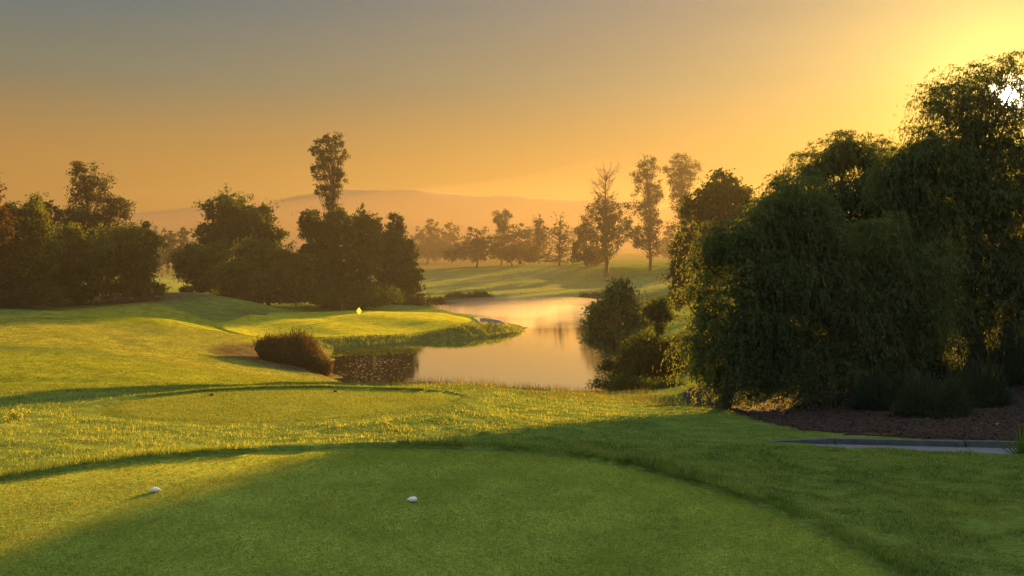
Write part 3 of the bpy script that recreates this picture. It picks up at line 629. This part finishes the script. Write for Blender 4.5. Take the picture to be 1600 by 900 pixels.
# behind the green
make_tree('round_tree', 'dark round topped tree behind the mound left of the green', 'tree', 140, (375, 476), [(372, 340, 46, 42), (345, 350, 36, 40), (405, 355, 30, 38), (330, 378, 30, 30), (420, 385, 30, 34), (372, 395, 60, 45)], leaves=17000, leaf=(.24, .12), mat=M_leaf_dark, group=GM, core=1500, per=26, trunk_r=.35)
make_tree('weeping_tree', 'weeping tree hanging low at the left end of the clump behind the green', 'tree', 131, (312, 474), [(305, 405, 36, 26), (288, 415, 19, 26), (318, 430, 30, 34), (345, 420, 28, 40), (320, 448, 20, 18)], style='droop', leaves=15000, leaf=(.21, .085), mat=M_leaf_willow, group=GM, core=1200)
make_tree('weeping_tree', 'broad weeping tree in front of the clump with olive green curtains', 'tree', 127, (420, 480), [(395, 405, 36, 28), (370, 435, 34, 36), (440, 415, 34, 30), (465, 430, 26, 36), (415, 440, 44, 36)], style='droop', leaves=21000, leaf=(.21, .085), mat=M_leaf_willow, group=GM, core=1800)
make_tree('poplar_tree', 'tallest slender sparse tree rising above the clump behind the green', 'tree', 142, (517, 478), [(524, 222, 17, 17), (503, 238, 17, 20), (530, 248, 18, 22), (514, 268, 20, 22), (512, 232, 22, 16), (518, 300, 16, 24), (519, 330, 14, 24), (500, 265, 14, 20), (506, 306, 13, 20), (531, 290, 13, 22), (516, 350, 17, 20), (536, 268, 11, 14)], leaves=6600, leaf=(.20, .10), mat=M_leaf_gum, group=GM, trunk_r=.26, clump=.55, twigs=True, bare=34, per=34, shell=.7)
make_tree('broadleaf_tree', 'bushy dark tree at the foot of the tallest slender tree', 'tree', 136, (524, 480), [(500, 370, 32, 40), (535, 365, 30, 36), (565, 360, 22, 34), (485, 350, 16, 22), (520, 420, 50, 56), (570, 410, 30, 50), (485, 430, 26, 48)], leaves=22000, leaf=(.23, .11), mat=M_leaf_dark, group=GM, core=2200, per=26, trunk_r=.35)
make_tree('sparse_tree', 'thin sparse treetop poking up between the two dark trees by the pond', 'tree', 152, (592, 478), [(590, 345, 9, 12), (586, 362, 11, 16), (600, 372, 10, 18)], leaves=1500, leaf=(.2, .1), mat=M_leaf_gum, group=GM, twigs=True, trunk_r=.14)
make_tree('conical_tree', 'cone shaped leafy tree nearest the pond behind the green', 'tree', 148, (622, 480), [(620, 352, 12, 16), (616, 372, 22, 20), (606, 392, 26, 28), (634, 395, 18, 24), (622, 420, 35, 34), (642, 436, 18, 26), (612, 450, 42, 28)], leaves=17000, leaf=(.22, .11), mat=M_leaf_dark, group=GM, core=1400, per=24)
make_tree('low_shrub', 'low dark shrub running down to the water right of the cone shaped tree', 'shrub', 146, (660, 484), [(636, 469, 34, 17), (672, 476, 24, 10)], leaves=5000, leaf=(.17, .08), mat=M_leaf_dark, trunk_r=.08, branches=3, group='low shrubs behind the green')
make_tree('low_shrub', 'low brown green shrub along the foot of the bushy dark tree', 'shrub', 130, (570, 484), [(530, 465, 40, 20), (585, 466, 40, 20)], leaves=9000, leaf=(.17, .08), mat=M_leaf_dark, trunk_r=.08, branches=3, group='low shrubs behind the green')
make_tree('low_shrub', 'low dark shrub at the foot of the broad weeping tree behind the mound', 'shrub', 127, (400, 482), [(370, 466, 40, 15), (430, 469, 44, 17), (480, 469, 36, 19)], leaves=9500, leaf=(.17, .08), mat=M_leaf_dark, trunk_r=.08, branches=3, group='low shrubs behind the green')
make_tree('low_shrub', 'low dark shrub at the left foot of the weeping tree behind the mound', 'shrub', 131, (310, 472), [(300, 463, 26, 10), (340, 466, 24, 10)], leaves=4000, leaf=(.17, .08), mat=M_leaf_dark, trunk_r=.08, branches=3, group='low shrubs behind the green')
# far line
FT = [
 ('broad far tree just right of the cone shaped tree', 360, (668, 404), [(668, 365, 16, 16), (660, 382, 20, 20), (684, 380, 18, 18)]),
 ('small far tree with two upright tips right of the cone shaped tree', 380, (680, 404), [(672, 352, 6, 9), (684, 356, 6, 10), (678, 376, 15, 18)]),
 ('rounded far tree left of the wide dark hedge', 370, (706, 406), [(703, 364, 13, 14), (712, 384, 18, 20)]),
 ('wide low dark tree forming the left of the far hedge', 300, (745, 409), [(748, 368, 15, 16), (735, 385, 24, 20), (765, 386, 24, 18), (715, 396, 26, 12)]),
 ('far tree with open round top on a bare stem above the hedge', 320, (783, 408), [(776, 340, 8, 10), (790, 338, 9, 9), (784, 354, 12, 9), (783, 372, 10, 10)]),
 ('far flat topped tree right of the open round topped one', 330, (812, 408), [(812, 362, 19, 10), (806, 380, 24, 18), (826, 378, 12, 18)]),
 ('slim upright far tree with a pointed top', 320, (842, 408), [(840, 345, 7, 10), (843, 360, 9, 12), (845, 380, 12, 18)]),
 ('domed dark tree with a spire in front of the slim far tree', 270, (874, 413), [(875, 340, 8, 10), (874, 358, 17, 16), (862, 378, 24, 22), (892, 378, 20, 24), (870, 398, 34, 14)]),
 ('low dark far tree filling the middle of the hedge', 290, (800, 410), [(790, 392, 30, 14), (825, 394, 28, 14)]),
 ('low far tree at the left of the leafless topped tree', 255, (918, 414), [(915, 362, 14, 16), (915, 388, 18, 24), (928, 400, 16, 14)]),
 ('hazy far tree seen in the gap between the tall pair and the round tree', 340, (1045, 404), [(1046, 372, 13, 22), (1040, 390, 14, 14)]),
]
for lab, d, b, bl in FT:
    sp_ = 'bare stem' in lab or 'slim' in lab
    make_tree('far_tree', lab, 'tree', d, b, bl + [(b[0] - 9, b[1] - 12, 20, 12), (b[0] + 12, b[1] - 11, 18, 11)] * (0 if sp_ else 1), leaves=2600 if sp_ else 5200, leaf=(.30, .16) if sp_ else (.42, .2), mat=M_leaf_far, group=GF, trunk_r=.3, twigs=sp_, branches=4, clump=1.1 if sp_ else None)
make_tree('half_bare_tree', 'big tree with leafless twigs at the top on the far mound', 'tree', 230, (947, 421), [(945, 318, 18, 14), (930, 345, 26, 22), (962, 342, 28, 26), (946, 372, 40, 32)], leaves=10000, leaf=(.28, .13), mat=M_leaf_gum, group=GF, trunk_r=.5, trunk_top=272, twigs=True, bare=70, bareblob=(946, 305, 34, 42), per=30, shell=.4)
make_tree('gum_tree', 'tall narrow gum on the far mound right of the half bare tree', 'tree', 232, (1016, 418), [(1012, 262, 15, 17), (1004, 285, 18, 22), (1022, 300, 14, 24), (1008, 325, 22, 24), (1020, 350, 16, 26), (1004, 372, 18, 24), (1018, 385, 12, 18)], leaves=9000, leaf=(.28, .13), mat=M_leaf_gum, group=GF, trunk_r=.36, clump=1.1, twigs=True, per=36)
make_tree('gum_tree', 'pale tall gum behind, between the narrow gum and the round tree', 'tree', 262, (1066, 412), [(1066, 250, 16, 14), (1052, 265, 16, 15), (1080, 262, 16, 18), (1066, 290, 24, 24), (1062, 322, 18, 26), (1066, 350, 16, 20)], leaves=7000, leaf=(.3, .14), mat=M_leaf_gum, group=GF, trunk_r=.36, clump=1.2, twigs=True, per=40)
VV = []
for (x_, y_, r_, h_) in ((62, 268, 6, 17), (74, 292, 7, 20), (80, 262, 5, 15), (98, 300, 7, 21), (104, 268, 6, 18), (122, 290, 7, 19), (128, 258, 5, 16), (146, 300, 7, 20), (150, 270, 6, 17), (92, 232, 6, 16), (118, 228, 6, 18), (62, 226, 5, 14)):
    g_ = height1(x_, y_); u = unit(rng.normal(size=(900, 3))); p = np.array([x_, y_, g_ + h_ * .58]) + u * np.array([r_, r_, h_ * .44]) * rng.uniform(.3, 1.1, (900, 1))
    a_ = unit(rng.normal(size=(900, 3))); b_ = unit(np.cross(a_, rng.normal(size=(900, 3)))); VV.append(leaf_quads(p, a_ * .55, b_ * .28))
    for k_ in range(4):
        an = k_ * 1.57; an2 = an + 1.57; rr_ = .3; VV.append(np.array([[(x_ + rr_ * math.cos(an), y_ + rr_ * math.sin(an), g_), (x_ + rr_ * math.cos(an2), y_ + rr_ * math.sin(an2), g_), (x_ + rr_ * .5 * math.cos(an2), y_ + rr_ * .5 * math.sin(an2), g_ + h_ * .6), (x_ + rr_ * .5 * math.cos(an), y_ + rr_ * .5 * math.sin(an), g_ + h_ * .6)]]))
VV = np.concatenate(VV); tag(mesh_obj('far_wood', VV.reshape(-1, 3), mat=M_leaf_far, loops=np.arange(len(VV) * 4), nper=4, tint=rng.uniform(0, 1, len(VV))), 'far wood beyond the right end of the far fairway, behind the right hand trees', 'wood', kind='stuff')
make_tree('reed_clump', 'dark low reeds on the far shore of the pond left of centre', 'reeds', 174, (735, 470), [(712, 465, 18, 6), (745, 464, 24, 7)], leaves=3500, leaf=(.3, .06), mat=M_leaf_dark, trunk_r=.05, branches=2, group='reeds on the far shore')
make_tree('reed_clump', 'dark low reeds on the far shore beside the waterside bush', 'reeds', 176, (925, 470), [(920, 466, 16, 6), (945, 464, 20, 7)], leaves=2500, leaf=(.3, .06), mat=M_leaf_dark, trunk_r=.05, branches=2, group='reeds on the far shore')
# right
make_tree('round_tree', 'dark round crowned tree standing behind the left of the right bank trees', 'tree', 100, (1115, 480), [(1130, 298, 38, 34), (1105, 322, 34, 32), (1155, 325, 30, 34), (1090, 355, 36, 36), (1140, 360, 50, 40), (1075, 400, 32, 40), (1068, 445, 28, 40), (1100, 430, 40, 50)], leaves=22000, leaf=(.17, .09), mat=M_leaf_dark, group=GR, core=1800, per=30, trunk_r=.35)
make_tree('waterside_bush', 'cone shaped bush at the water edge right of the pond', 'bush', 68, (965, 575), [(968, 455, 22, 20), (955, 482, 36, 28), (990, 492, 30, 32), (940, 515, 32, 30), (975, 535, 50, 36)], leaves=17000, leaf=(.11, .055), mat=M_leaf_pepper, group='bushes on the right shore', core=1500, trunk_r=.14)
make_tree('waterside_bush', 'dark bush between the cone shaped bush and the pepper trees', 'bush', 60, (1020, 610), [(1030, 490, 24, 30), (1010, 555, 44, 36), (985, 580, 40, 32), (1045, 570, 36, 46)], leaves=16000, leaf=(.10, .05), mat=M_leaf_dark, group='bushes on the right shore', core=1500, trunk_r=.14)
make_tree('low_shrub', 'low clipped shrub at the corner of the lawn beside the water', 'shrub', 52, (965, 619), [(950, 607, 28, 12), (990, 605, 34, 14), (1040, 608, 30, 14)], leaves=8000, leaf=(.07, .035), mat=M_leaf_dark, group=GS, trunk_r=.06, branches=3)
make_tree('pepper_tree', 'pepper tree at the left end of the right bank with lit lime edges', 'tree', 36.5, (1130, 618), [(1135, 392, 46, 36), (1172, 366, 30, 26), (1208, 350, 38, 34), (1248, 318, 34, 34), (1262, 370, 44, 50), (1205, 420, 46, 50), (1190, 560, 60, 50), (1112, 412, 27, 36), (1170, 430, 52, 60), (1105, 480, 33, 48), (1148, 520, 62, 62), (1092, 560, 28, 44), (1200, 500, 40, 70), (1120, 585, 46, 30), (1170, 603, 50, 18), (1230, 600, 50, 20)], style='droop', leaves=105000, leaf=(.058, .022), mat=M_leaf_pepper, group=GR, core=6000, per=190, trunk_r=.25, clump=.72, shell=.85)
make_tree('pepper_tree', 'broad pepper tree with a thin airy top in the middle of the right bank', 'tree', 42, (1300, 610), [(1320, 243, 42, 28), (1364, 255, 30, 26), (1282, 262, 34, 24), (1400, 290, 26, 30), (1230, 312, 36, 32), (1200, 352, 36, 36), (1392, 300, 40, 40), (1420, 380, 50, 60), (1300, 320, 62, 44), (1370, 320, 46, 50), (1250, 380, 58, 50), (1340, 400, 66, 60), (1200, 350, 26, 30), (1270, 460, 70, 60)], style='droop', leaves=88000, leaf=(.085, .027), mat=M_leaf_pepper, group=GR, core=7500, per=150, trunk_r=.3, clump=.8, shell=.85)
make_tree('pepper_tree', 'low drooping pepper tree in front with bluish green sprays above the mulch', 'tree', 36.5, (1270, 612), [(1240, 455, 60, 56), (1300, 405, 54, 50), (1372, 395, 52, 58), (1425, 450, 56, 70), (1310, 455, 60, 64), (1180, 500, 40, 50), (1375, 450, 50, 50), (1440, 540, 50, 50), (1300, 590, 60, 24), (1210, 592, 50, 24), (1390, 588, 50, 26), (1220, 540, 50, 50), (1290, 560, 66, 40), (1360, 530, 48, 56), (1400, 480, 50, 60)], style='droop', leaves=115000, leaf=(.055, .02), mat=M_leaf_pepper, group=GR, core=6000, per=190, trunk_r=.2, clump=.7, shell=.85)
make_tree('weeping_tree', 'tallest weeping tree at right with the sun shining through its top', 'tree', 38, (1520, 612), [(1500, 164, 50, 40), (1472, 168, 28, 28), (1540, 134, 36, 30), (1592, 122, 36, 36), (1575, 180, 40, 30), (1530, 190, 50, 36), (1445, 248, 50, 42), (1412, 276, 40, 36), (1530, 235, 66, 50), (1440, 310, 50, 56), (1510, 340, 70, 70), (1590, 300, 60, 80), (1580, 392, 56, 56), (1450, 410, 55, 60), (1540, 440, 70, 70), (1480, 500, 40, 36), (1590, 470, 50, 60), (1400, 300, 30, 40)], style='droop', leaves=130000, leaf=(.085, .025), mat=M_leaf_pepper, group=GR, core=9000, per=150, trunk_top=235, trunk_r=.42, clump=.75, shell=.82, hole=[(1575, 150, 12), (1553, 137, 5)])
make_tree('broadleaf_tree', 'dense dark tree added to block the sun in the dip behind the tallest weeping tree and the broad pepper tree', 'tree', 54, (1420, 600), [(1400, 290, 44, 40), (1430, 330, 50, 60), (1380, 380, 60, 60), (1450, 420, 70, 70), (1400, 500, 70, 70), (1480, 540, 60, 50)], leaves=16000, leaf=(.16, .08), mat=M_leaf_dark, group=GR, core=5000, per=40, trunk_r=.3)  # extra tree set behind the gap to stop sun leaking through
make_tree('broadleaf_tree', 'dark low thicket added to keep light out under the tallest weeping tree', 'tree', 47, (1540, 610), [(1500, 540, 60, 60), (1580, 520, 60, 70), (1450, 560, 50, 44), (1640, 540, 60, 80), (1540, 590, 80, 26)], leaves=14000, leaf=(.13, .07), mat=M_leaf_dark, group=GR, core=5000, per=40, trunk_r=.2)  # added understory, keeps low sun off the ground in front
make_tree('broadleaf_tree', 'dark low thicket added to keep light out behind the low drooping pepper tree', 'tree', 50, (1260, 612), [(1140, 588, 50, 34), (1190, 560, 50, 46), (1250, 560, 60, 50), (1330, 570, 60, 44), (1400, 560, 60, 50), (1290, 600, 120, 22)], leaves=14000, leaf=(.13, .07), mat=M_leaf_dark, group=GR, core=5000, per=40, trunk_r=.2)  # added as well, shuts off light streaks on the mulch
make_tree('weeping_tree', 'weeping tree cut off by the right edge of the view', 'tree', 39, (1720, 600), [(1690, 180, 70, 60), (1660, 260, 60, 60), (1750, 300, 90, 90), (1670, 400, 80, 90), (1700, 500, 90, 70), (1680, 590, 90, 40), (1625, 598, 60, 26)], style='droop', leaves=30000, leaf=(.12, .045), mat=M_leaf_pepper, group=GR, core=6000, per=80, trunk_r=.42, clump=.6)
US = [('grey green feathery shrub nearest the kerb on the mulch', 31, (1455, 655), [(1455, 622, 44, 26)]),
      ('dark feathery shrub on the mulch left of the grey green one', 34.5, (1385, 640), [(1385, 605, 40, 25)]),
      ('wide dim shrub on the mulch just right of the grey green one', 33, (1525, 645), [(1525, 612, 40, 26)]),
      ('tall dim shrub against the trunk of the tallest weeping tree', 37, (1570, 622), [(1570, 580, 44, 36)]),
      ('small dim shrub at the left of the mulch bed', 40, (1325, 622), [(1325, 600, 34, 20)]),
      ('tall dim shrub behind the grey green one, under the drooping skirt', 38, (1450, 620), [(1450, 585, 44, 30)])]
for lab, d, b, bl in US:
    bx, by = b; w = P(bx, by, d); gz = height1(w[0], w[1]); root = root_empty('feathery_shrub', (w[0], w[1], gz)); tag(root, lab, 'shrub', GS)
    n = 6500; ca = rng.uniform(0, 6.28, n); R = max(x[2] for x in bl) * d / F * 1.3; H = (max(x[3] for x in bl) * 2 + 6) * d / F
    r0 = np.sqrt(rng.uniform(0, 1, n)) * R * .75; out = rng.uniform(.2, .9, n) * R * .5; hh = H * rng.uniform(.25, 1.1, n) ** 1.2 * (1 - 1.2 * (r0 / R) ** 2) * (1 + .35 * np.sin(ca * 3 + bx) + .2 * np.sin(r0 * 9 + bx))
    o = np.c_[np.cos(ca) * r0, np.sin(ca) * r0 * .8, np.zeros(n)]; tip = o + np.c_[np.cos(ca) * out, np.sin(ca) * out, hh]
    sd = unit(rng.normal(size=(n, 3)) * [1, 1, .1]); t0 = rng.uniform(0.1, .8, n)[:, None]; a0 = o + (tip - o) * t0; a1 = o + (tip - o) * np.minimum(t0 + .35, 1)
    V = np.stack([a0 - sd * .008, a0 + sd * .008, a1 + sd * .014, a1 - sd * .014], 1)
    p = o + (tip - o) * rng.uniform(.3, 1, n)[:, None] + rng.normal(0, .03, (n, 3)); ax = unit(rng.normal(size=(n, 3)) + [0, 0, 1.2]); b2 = unit(np.cross(ax, rng.normal(size=(n, 3))))
    V = np.r_[V, leaf_quads(p, ax * .05, b2 * .012)]; mesh_obj('foliage', V.reshape(-1, 3), mat=M_shrub, parent=root, loops=np.arange(len(V) * 4), nper=4, tint=rng.uniform(0, 1, len(V)))
    parts = [tube([np.array([0, 0, -.05]), np.array([math.cos(a) * R * .2, math.sin(a) * R * .2, H * .3]), np.array([math.cos(a) * R * .5, math.sin(a) * R * .4, H * .6])], [.02, .014, .006], 5) for a in (0, 1.3, 2.6, 3.9, 5.2)]
    V, Fc = join(parts); mesh_obj('stem', V, Fc, M_bark, root)

# strap leaved plant at the right edge, beside the kerb
w = P(1597, 708, 20.6); gz = height1(w[0], w[1]); root = root_empty('strap_leaf_plant', (w[0], w[1], gz)); tag(root, 'spiky strap leaved plant at the right edge beside the cart path', 'plant')
for i in range(70):
    a = rng.uniform(0, 6.28); ln = rng.uniform(.5, 1.05); el = rng.uniform(.6, 1.5); wd = .022
    dirv = np.array([math.cos(a) * math.cos(el), math.sin(a) * math.cos(el), math.sin(el)]); sd = np.array([-math.sin(a), math.cos(a), 0]); V = []
    for j in range(5):
        s = j / 4; c = dirv * ln * s + np.array([0, 0, -.35 * s * s * math.cos(el)]) * ln + np.array([math.cos(a), math.sin(a), 0]) * .06; hw = wd * (1 - s ** 1.6) + .002
        V += [c - sd * hw, c + np.array([0, 0, -.008]), c + sd * hw]
    Fc = []
    for j in range(4):
        b = j * 3; Fc += [(b, b + 1, b + 4, b + 3), (b + 1, b + 2, b + 5, b + 4)]
    mesh_obj('leaf', V, Fc, M_blade_lip, root, smooth=True)

# reed bush on the shore
w = P(460, 580, 73); gz = height1(w[0], w[1]); root = root_empty('reed_bush', (w[0], w[1], gz)); tag(root, 'rust brown reed bush on the near left shore of the pond', 'bush')
n = 9000; ca = rng.uniform(0, 6.28, n); r0 = np.sqrt(rng.uniform(0, 1, n)); ox = np.cos(ca) * r0 * 2.75; oy = np.sin(ca) * r0 * 1.7
hh = 2.35 * (1 - .5 * r0 ** 2.2) * rng.uniform(.55, 1.05, n) * np.where(ox < -1.2, .92, 1) * (1 + .14 * np.sin(ox * 2.2) + .10 * np.sin(ox * 6.1 + oy * 4)) * np.where(rng.uniform(0, 1, n) < .06, 1.22, 1); ld = rng.normal(0, .16, (n, 2)) * hh[:, None] + np.c_[ox, oy] * .12
z0 = height(w[0] + ox, w[1] + oy) - gz; o = np.c_[ox, oy, np.maximum(z0, -gz)]; tip = o + np.c_[ld, hh]
sd = unit(rng.normal(size=(n, 3)) * [1, 1, .05]); V = np.stack([o - sd * .022, o + sd * .022, tip + sd * .012, tip - sd * .012], 1)
p = o + (tip - o) * rng.uniform(.35, 1.0, n)[:, None]; ax = unit(rng.normal(size=(n, 3)) * [.6, .6, .3] + [0, 0, .8]); b2 = unit(np.cross(ax, rng.normal(size=(n, 3))))
V = np.r_[V, leaf_quads(p, ax * .20, b2 * .04)]; mesh_obj('stems', V.reshape(-1, 3), mat=M_reed, parent=root, loops=np.arange(len(V) * 4), nper=4, tint=rng.uniform(0, 1, len(V)))
nb = 1500; p = np.c_[rng.normal(.9, .7, nb), rng.normal(-1.2, .25, nb), np.abs(rng.normal(.3, .25, nb))]; ax = unit(rng.normal(size=(nb, 3)) + [0, 0, .5]); b2 = unit(np.cross(ax, rng.normal(size=(nb, 3))))
V = leaf_quads(p, ax * .14, b2 * .05); mesh_obj('green_skirt', V.reshape(-1, 3), mat=M_shrub, parent=root, loops=np.arange(len(V) * 4), nper=4, tint=rng.uniform(0, 1, len(V)))

# small lit weed at the left
w = P(24, 662, 23); gz = height1(w[0], w[1]); root = root_empty('weed_plant', (w[0], w[1], gz)); tag(root, 'small yellow green weed sticking up from the rough at far left', 'plant')
n = 160; p = np.c_[rng.normal(0, .09, n), rng.normal(0, .09, n), np.abs(rng.normal(.14, .1, n))]; ax = unit(rng.normal(size=(n, 3)) + [0, 0, .6]); b2 = unit(np.cross(ax, rng.normal(size=(n, 3))))
V = leaf_quads(p, ax * .05, b2 * .02); mesh_obj('foliage', V.reshape(-1, 3), mat=M_blade, parent=root, loops=np.arange(n * 4), nper=4, tint=rng.uniform(.4, 1, n))
V, Fc = join([tube([(0, 0, -.03), (.02 * s, .01, .12), (.06 * s, .02 * s, .26)], [.008, .006, .003], 5) for s in (-1, .3, 1)]); mesh_obj('stem', V, Fc, M_bark, root)

# ------------------------------------------------------------------ cart path and kerb
V = [(*KA, 5.56), (*KB, 5.56), (*(KB + KN * PATHW), 5.56), (*(KA + KN * PATHW), 5.56)]; V += [(a, b, 5.40) for a, b, c in V]
path = tag(mesh_obj('cart_path', V, [(0, 3, 2, 1), (4, 5, 6, 7), (0, 1, 5, 4), (1, 2, 6, 5), (2, 3, 7, 6), (3, 0, 4, 7)], M_bed), kind='structure')
def box_along(a0, a1, k0, k1, z0, z1, bev=0.012):
    """bevelled box from a0 to a1 along the kerb line, k0..k1 towards the viewer"""
    import bmesh
    bm = bmesh.new(); vs = []
    for z in (z0, z1):
        for a, k in ((a0, k0), (a1, k0), (a1, k1), (a0, k1)):
            p = KA + KD * a + KN * k; vs.append(bm.verts.new((p[0], p[1], z)))
    for f in ((0, 3, 2, 1), (4, 5, 6, 7), (0, 1, 5, 4), (1, 2, 6, 5), (2, 3, 7, 6), (3, 0, 4, 7)): bm.faces.new([vs[i] for i in f])
    bmesh.ops.recalc_face_normals(bm, faces=bm.faces); bmesh.ops.bevel(bm, geom=bm.edges[:], offset=bev, segments=2, affect='EDGES'); return bm
def bm_obj(name, bm, mat, parent, shift=(0, 0, 0)):
    me = bpy.data.meshes.new(name); bm.to_mesh(me); bm.free(); o = bpy.data.objects.new(name, me); COL.objects.link(o); me.materials.append(mat); o.parent = parent; return o
jn = [0.0, 3.0, 6.4, 9.8, 13.2, 16.6, 20.0, 24.9]
joint = 6.25
jl = [0, 2.9, joint, 9.6, 13, 16.4, 19.8, 24.9]
for a, b in zip(jl[:-1], jl[1:]): bm_obj('slab', box_along(a + .008, b - .008, .012, PATHW, 5.57, 5.60 + .003 * ((a * 7) % 2), .006), M_conc, path)
kerb = root_empty('kerb', (0, 0, 0)); tag(kerb, 'low grey concrete kerb along the back of the cart path', 'kerb')
for i, (a, b) in enumerate(zip(jl[:-1], jl[1:])):
    bmk = box_along(a + .012, b - .012, -.16, 0.0, 5.42, 5.75 + (.012 if i == 2 else 0) - .010 * (i % 2), .018)
    if i == 0:
        for v_ in bmk.verts: v_.co.z -= .22 * max(0, 1 - ((v_.co.x - KA[0]) / 2.9)) ** 1.5
    bm_obj('kerb_block', bmk, M_kerb, kerb)

# ------------------------------------------------------------------ tee markers and the flag
def marker(name, label, px, py, d, z, size, mat, point, group):
    """teardrop block lying on the turf: rounded heel, pointed nose, flat foot"""
    rings = [(-.5, .05), (-.47, .22), (-.40, .33), (-.28, .41), (-.12, .44), (.05, .41), (.2, .34), (.34, .24), (.45, .13), (.53, .06), (.56, .015)]
    V = []; ns = 14; Fc = []
    for (t, r) in rings:
        for k in range(ns):
            a = 2 * math.pi * k / ns; yy = r * math.cos(a) * .85; zz = r * math.sin(a) + .30
            V.append((t * size * point, yy * size, (max(zz, 0.0) * .66 - .02) * size))
    for i in range(len(rings) - 1):
        for k in range(ns): Fc.append((i * ns + k, i * ns + (k + 1) % ns, (i + 1) * ns + (k + 1) % ns, (i + 1) * ns + k))
    Fc += [tuple(range(ns))[::-1], tuple(range((len(rings) - 1) * ns, len(rings) * ns))]
    x = (px - CX) / F * d; root = root_empty(name, (x, d, z)); tag(root, label, 'tee marker', group)
    mesh_obj('body', V, Fc, mat, root, smooth=True)
    Vs, Fs = tube([(0, 0, -.08), (0, 0, .02)], [.008, .012], 8); mesh_obj('spike', Vs, Fs, M_pole, root)
    return root
d1 = 4 * F / (769 - HY); marker('tee_marker', 'white tee marker on the sunlit left part of the front tee', 243, 769, d1, 7.008, .155, M_white, 1, 'tee markers')
d2 = 4 * F / (784 - HY); marker('tee_marker', 'white tee marker in the shade at the middle of the front tee', 644, 784, d2, 7.008, .155, M_white, -1, 'tee markers')
d3 = 5 * F / (618 - HY); marker('tee_marker', 'dark tee marker at the left of the oval second tee', 331, 618, d3, 6.01, .14, M_maroon, 1, 'tee markers')
d4 = 5 * F / (612.5 - HY); marker('tee_marker', 'dark tee marker at the right of the oval second tee', 524, 612, d4, 6.01, .13, M_maroon, 1, 'tee markers')
fx = (561 - CX) / F * 115; fz = height1(fx, 115); root = root_empty('golf_flag', (fx, 115, fz)); tag(root, 'small yellow diamond flag on a short pin at the back of the green', 'flag')
zc = CAMZ - (486 - HY) / F * 115 - fz
V, Fc = tube([(0, 0, -.1), (0, 0, zc), (0, 0, zc + .42)], [.012, .012, .01], 8); mesh_obj('pole', V, Fc, M_pole, root, smooth=True)
V = []; Fc = []
for j in range(9):
    tz = j / 8; wz = .31 * (1 - abs(2 * tz - 1)) + .004
    for i in range(7):
        V.append(((i / 3 - 1) * wz, .03 * math.sin(i * 1.3 + j * .5) - .016, zc - .46 + .94 * tz))
for j in range(8):
    for i in range(6): Fc.append((j * 7 + i, j * 7 + i + 1, j * 7 + i + 8, j * 7 + i + 7))
mesh_obj('flag', V, Fc, M_yellow, root)

# ------------------------------------------------------------------ air: haze over everything, mist on the far end of the pond
def vol_mat(name, dens, col, g):
    m, t = new_mat(name); v = N(t, 'ShaderNodeVolumePrincipled'); v.inputs['Density'].default_value = dens; v.inputs['Color'].default_value = (*col, 1); v.inputs['Anisotropy'].default_value = g
    o = N(t, 'ShaderNodeOutputMaterial'); L(t, v.outputs[0], o.inputs['Volume']); return m
def box(name, lo, hi, mat):
    V = [(x, y, z) for z in (lo[2], hi[2]) for x, y in ((lo[0], lo[1]), (hi[0], lo[1]), (hi[0], hi[1]), (lo[0], hi[1]))]
    return mesh_obj(name, V, [(0, 3, 2, 1), (4, 5, 6, 7), (0, 1, 5, 4), (1, 2, 6, 5), (2, 3, 7, 6), (3, 0, 4, 7)], mat)
tag(box('haze', (-1000, -118, -3), (1000, 1090, 72), vol_mat('haze_air', 0.00088, (0.205, 0.20, 0.20), 0.44)), kind='stuff')
nu, nv = 28, 12; V = []
for j in range(nv + 1):
    ph = math.pi * j / nv
    for i in range(nu):
        a = 2 * math.pi * i / nu; V.append((3 + 17 * math.sin(ph) * math.cos(a), 148 + 24 * math.sin(ph) * math.sin(a), 0.75 + .72 * math.cos(ph)))
i0 = np.arange((nv + 1) * nu).reshape(nv + 1, nu); q = np.stack([i0[:-1], np.roll(i0[:-1], -1, 1), np.roll(i0[1:], -1, 1), i0[1:]], -1)[..., ::-1].reshape(-1, 4)
tag(mesh_obj('mist', V, mat=vol_mat('mist_air', 0.03, (0.75, 0.74, 0.72), 0.4), loops=q, nper=4, smooth=True), 'thin mist lying on the far end of the pond', 'mist', kind='stuff')

# valley mist: thicker air over the far fairway and the wood behind it, thinning out upwards
nu, nv = 48, 16; V = []
for j in range(nv + 1):
    r_ = j / nv
    for i in range(nu):
        a = 2 * math.pi * i / nu; V.append((60 + 760 * r_ * math.cos(a), 590 + 425 * r_ * math.sin(a), -1.1 + 70 * (1 - r_ ** .62)))
i0 = np.arange((nv + 1) * nu).reshape(nv + 1, nu); q = np.stack([i0[:-1], i0[1:], np.roll(i0[1:], -1, 1), np.roll(i0[:-1], -1, 1)], -1).reshape(-1, 4)
nb = len(V); V += [(60 + 760 * math.cos(2 * math.pi * i / nu), 590 + 425 * math.sin(2 * math.pi * i / nu), -2.2) for i in range(nu)]
q2 = [(i0[nv, i], nb + i, nb + (i + 1) % nu, i0[nv, (i + 1) % nu]) for i in range(nu)] + [tuple(nb + i for i in range(nu))[::-1]]
tag(mesh_obj('valley_mist', V, [tuple(map(int, t_)) for t_ in q] + [tuple(map(int, t_)) for t_ in q2], vol_mat('valley_air', 0.0014, (0.50, 0.39, 0.25), 0.4)), 'golden mist filling the valley around the far trees', 'mist', kind='stuff')
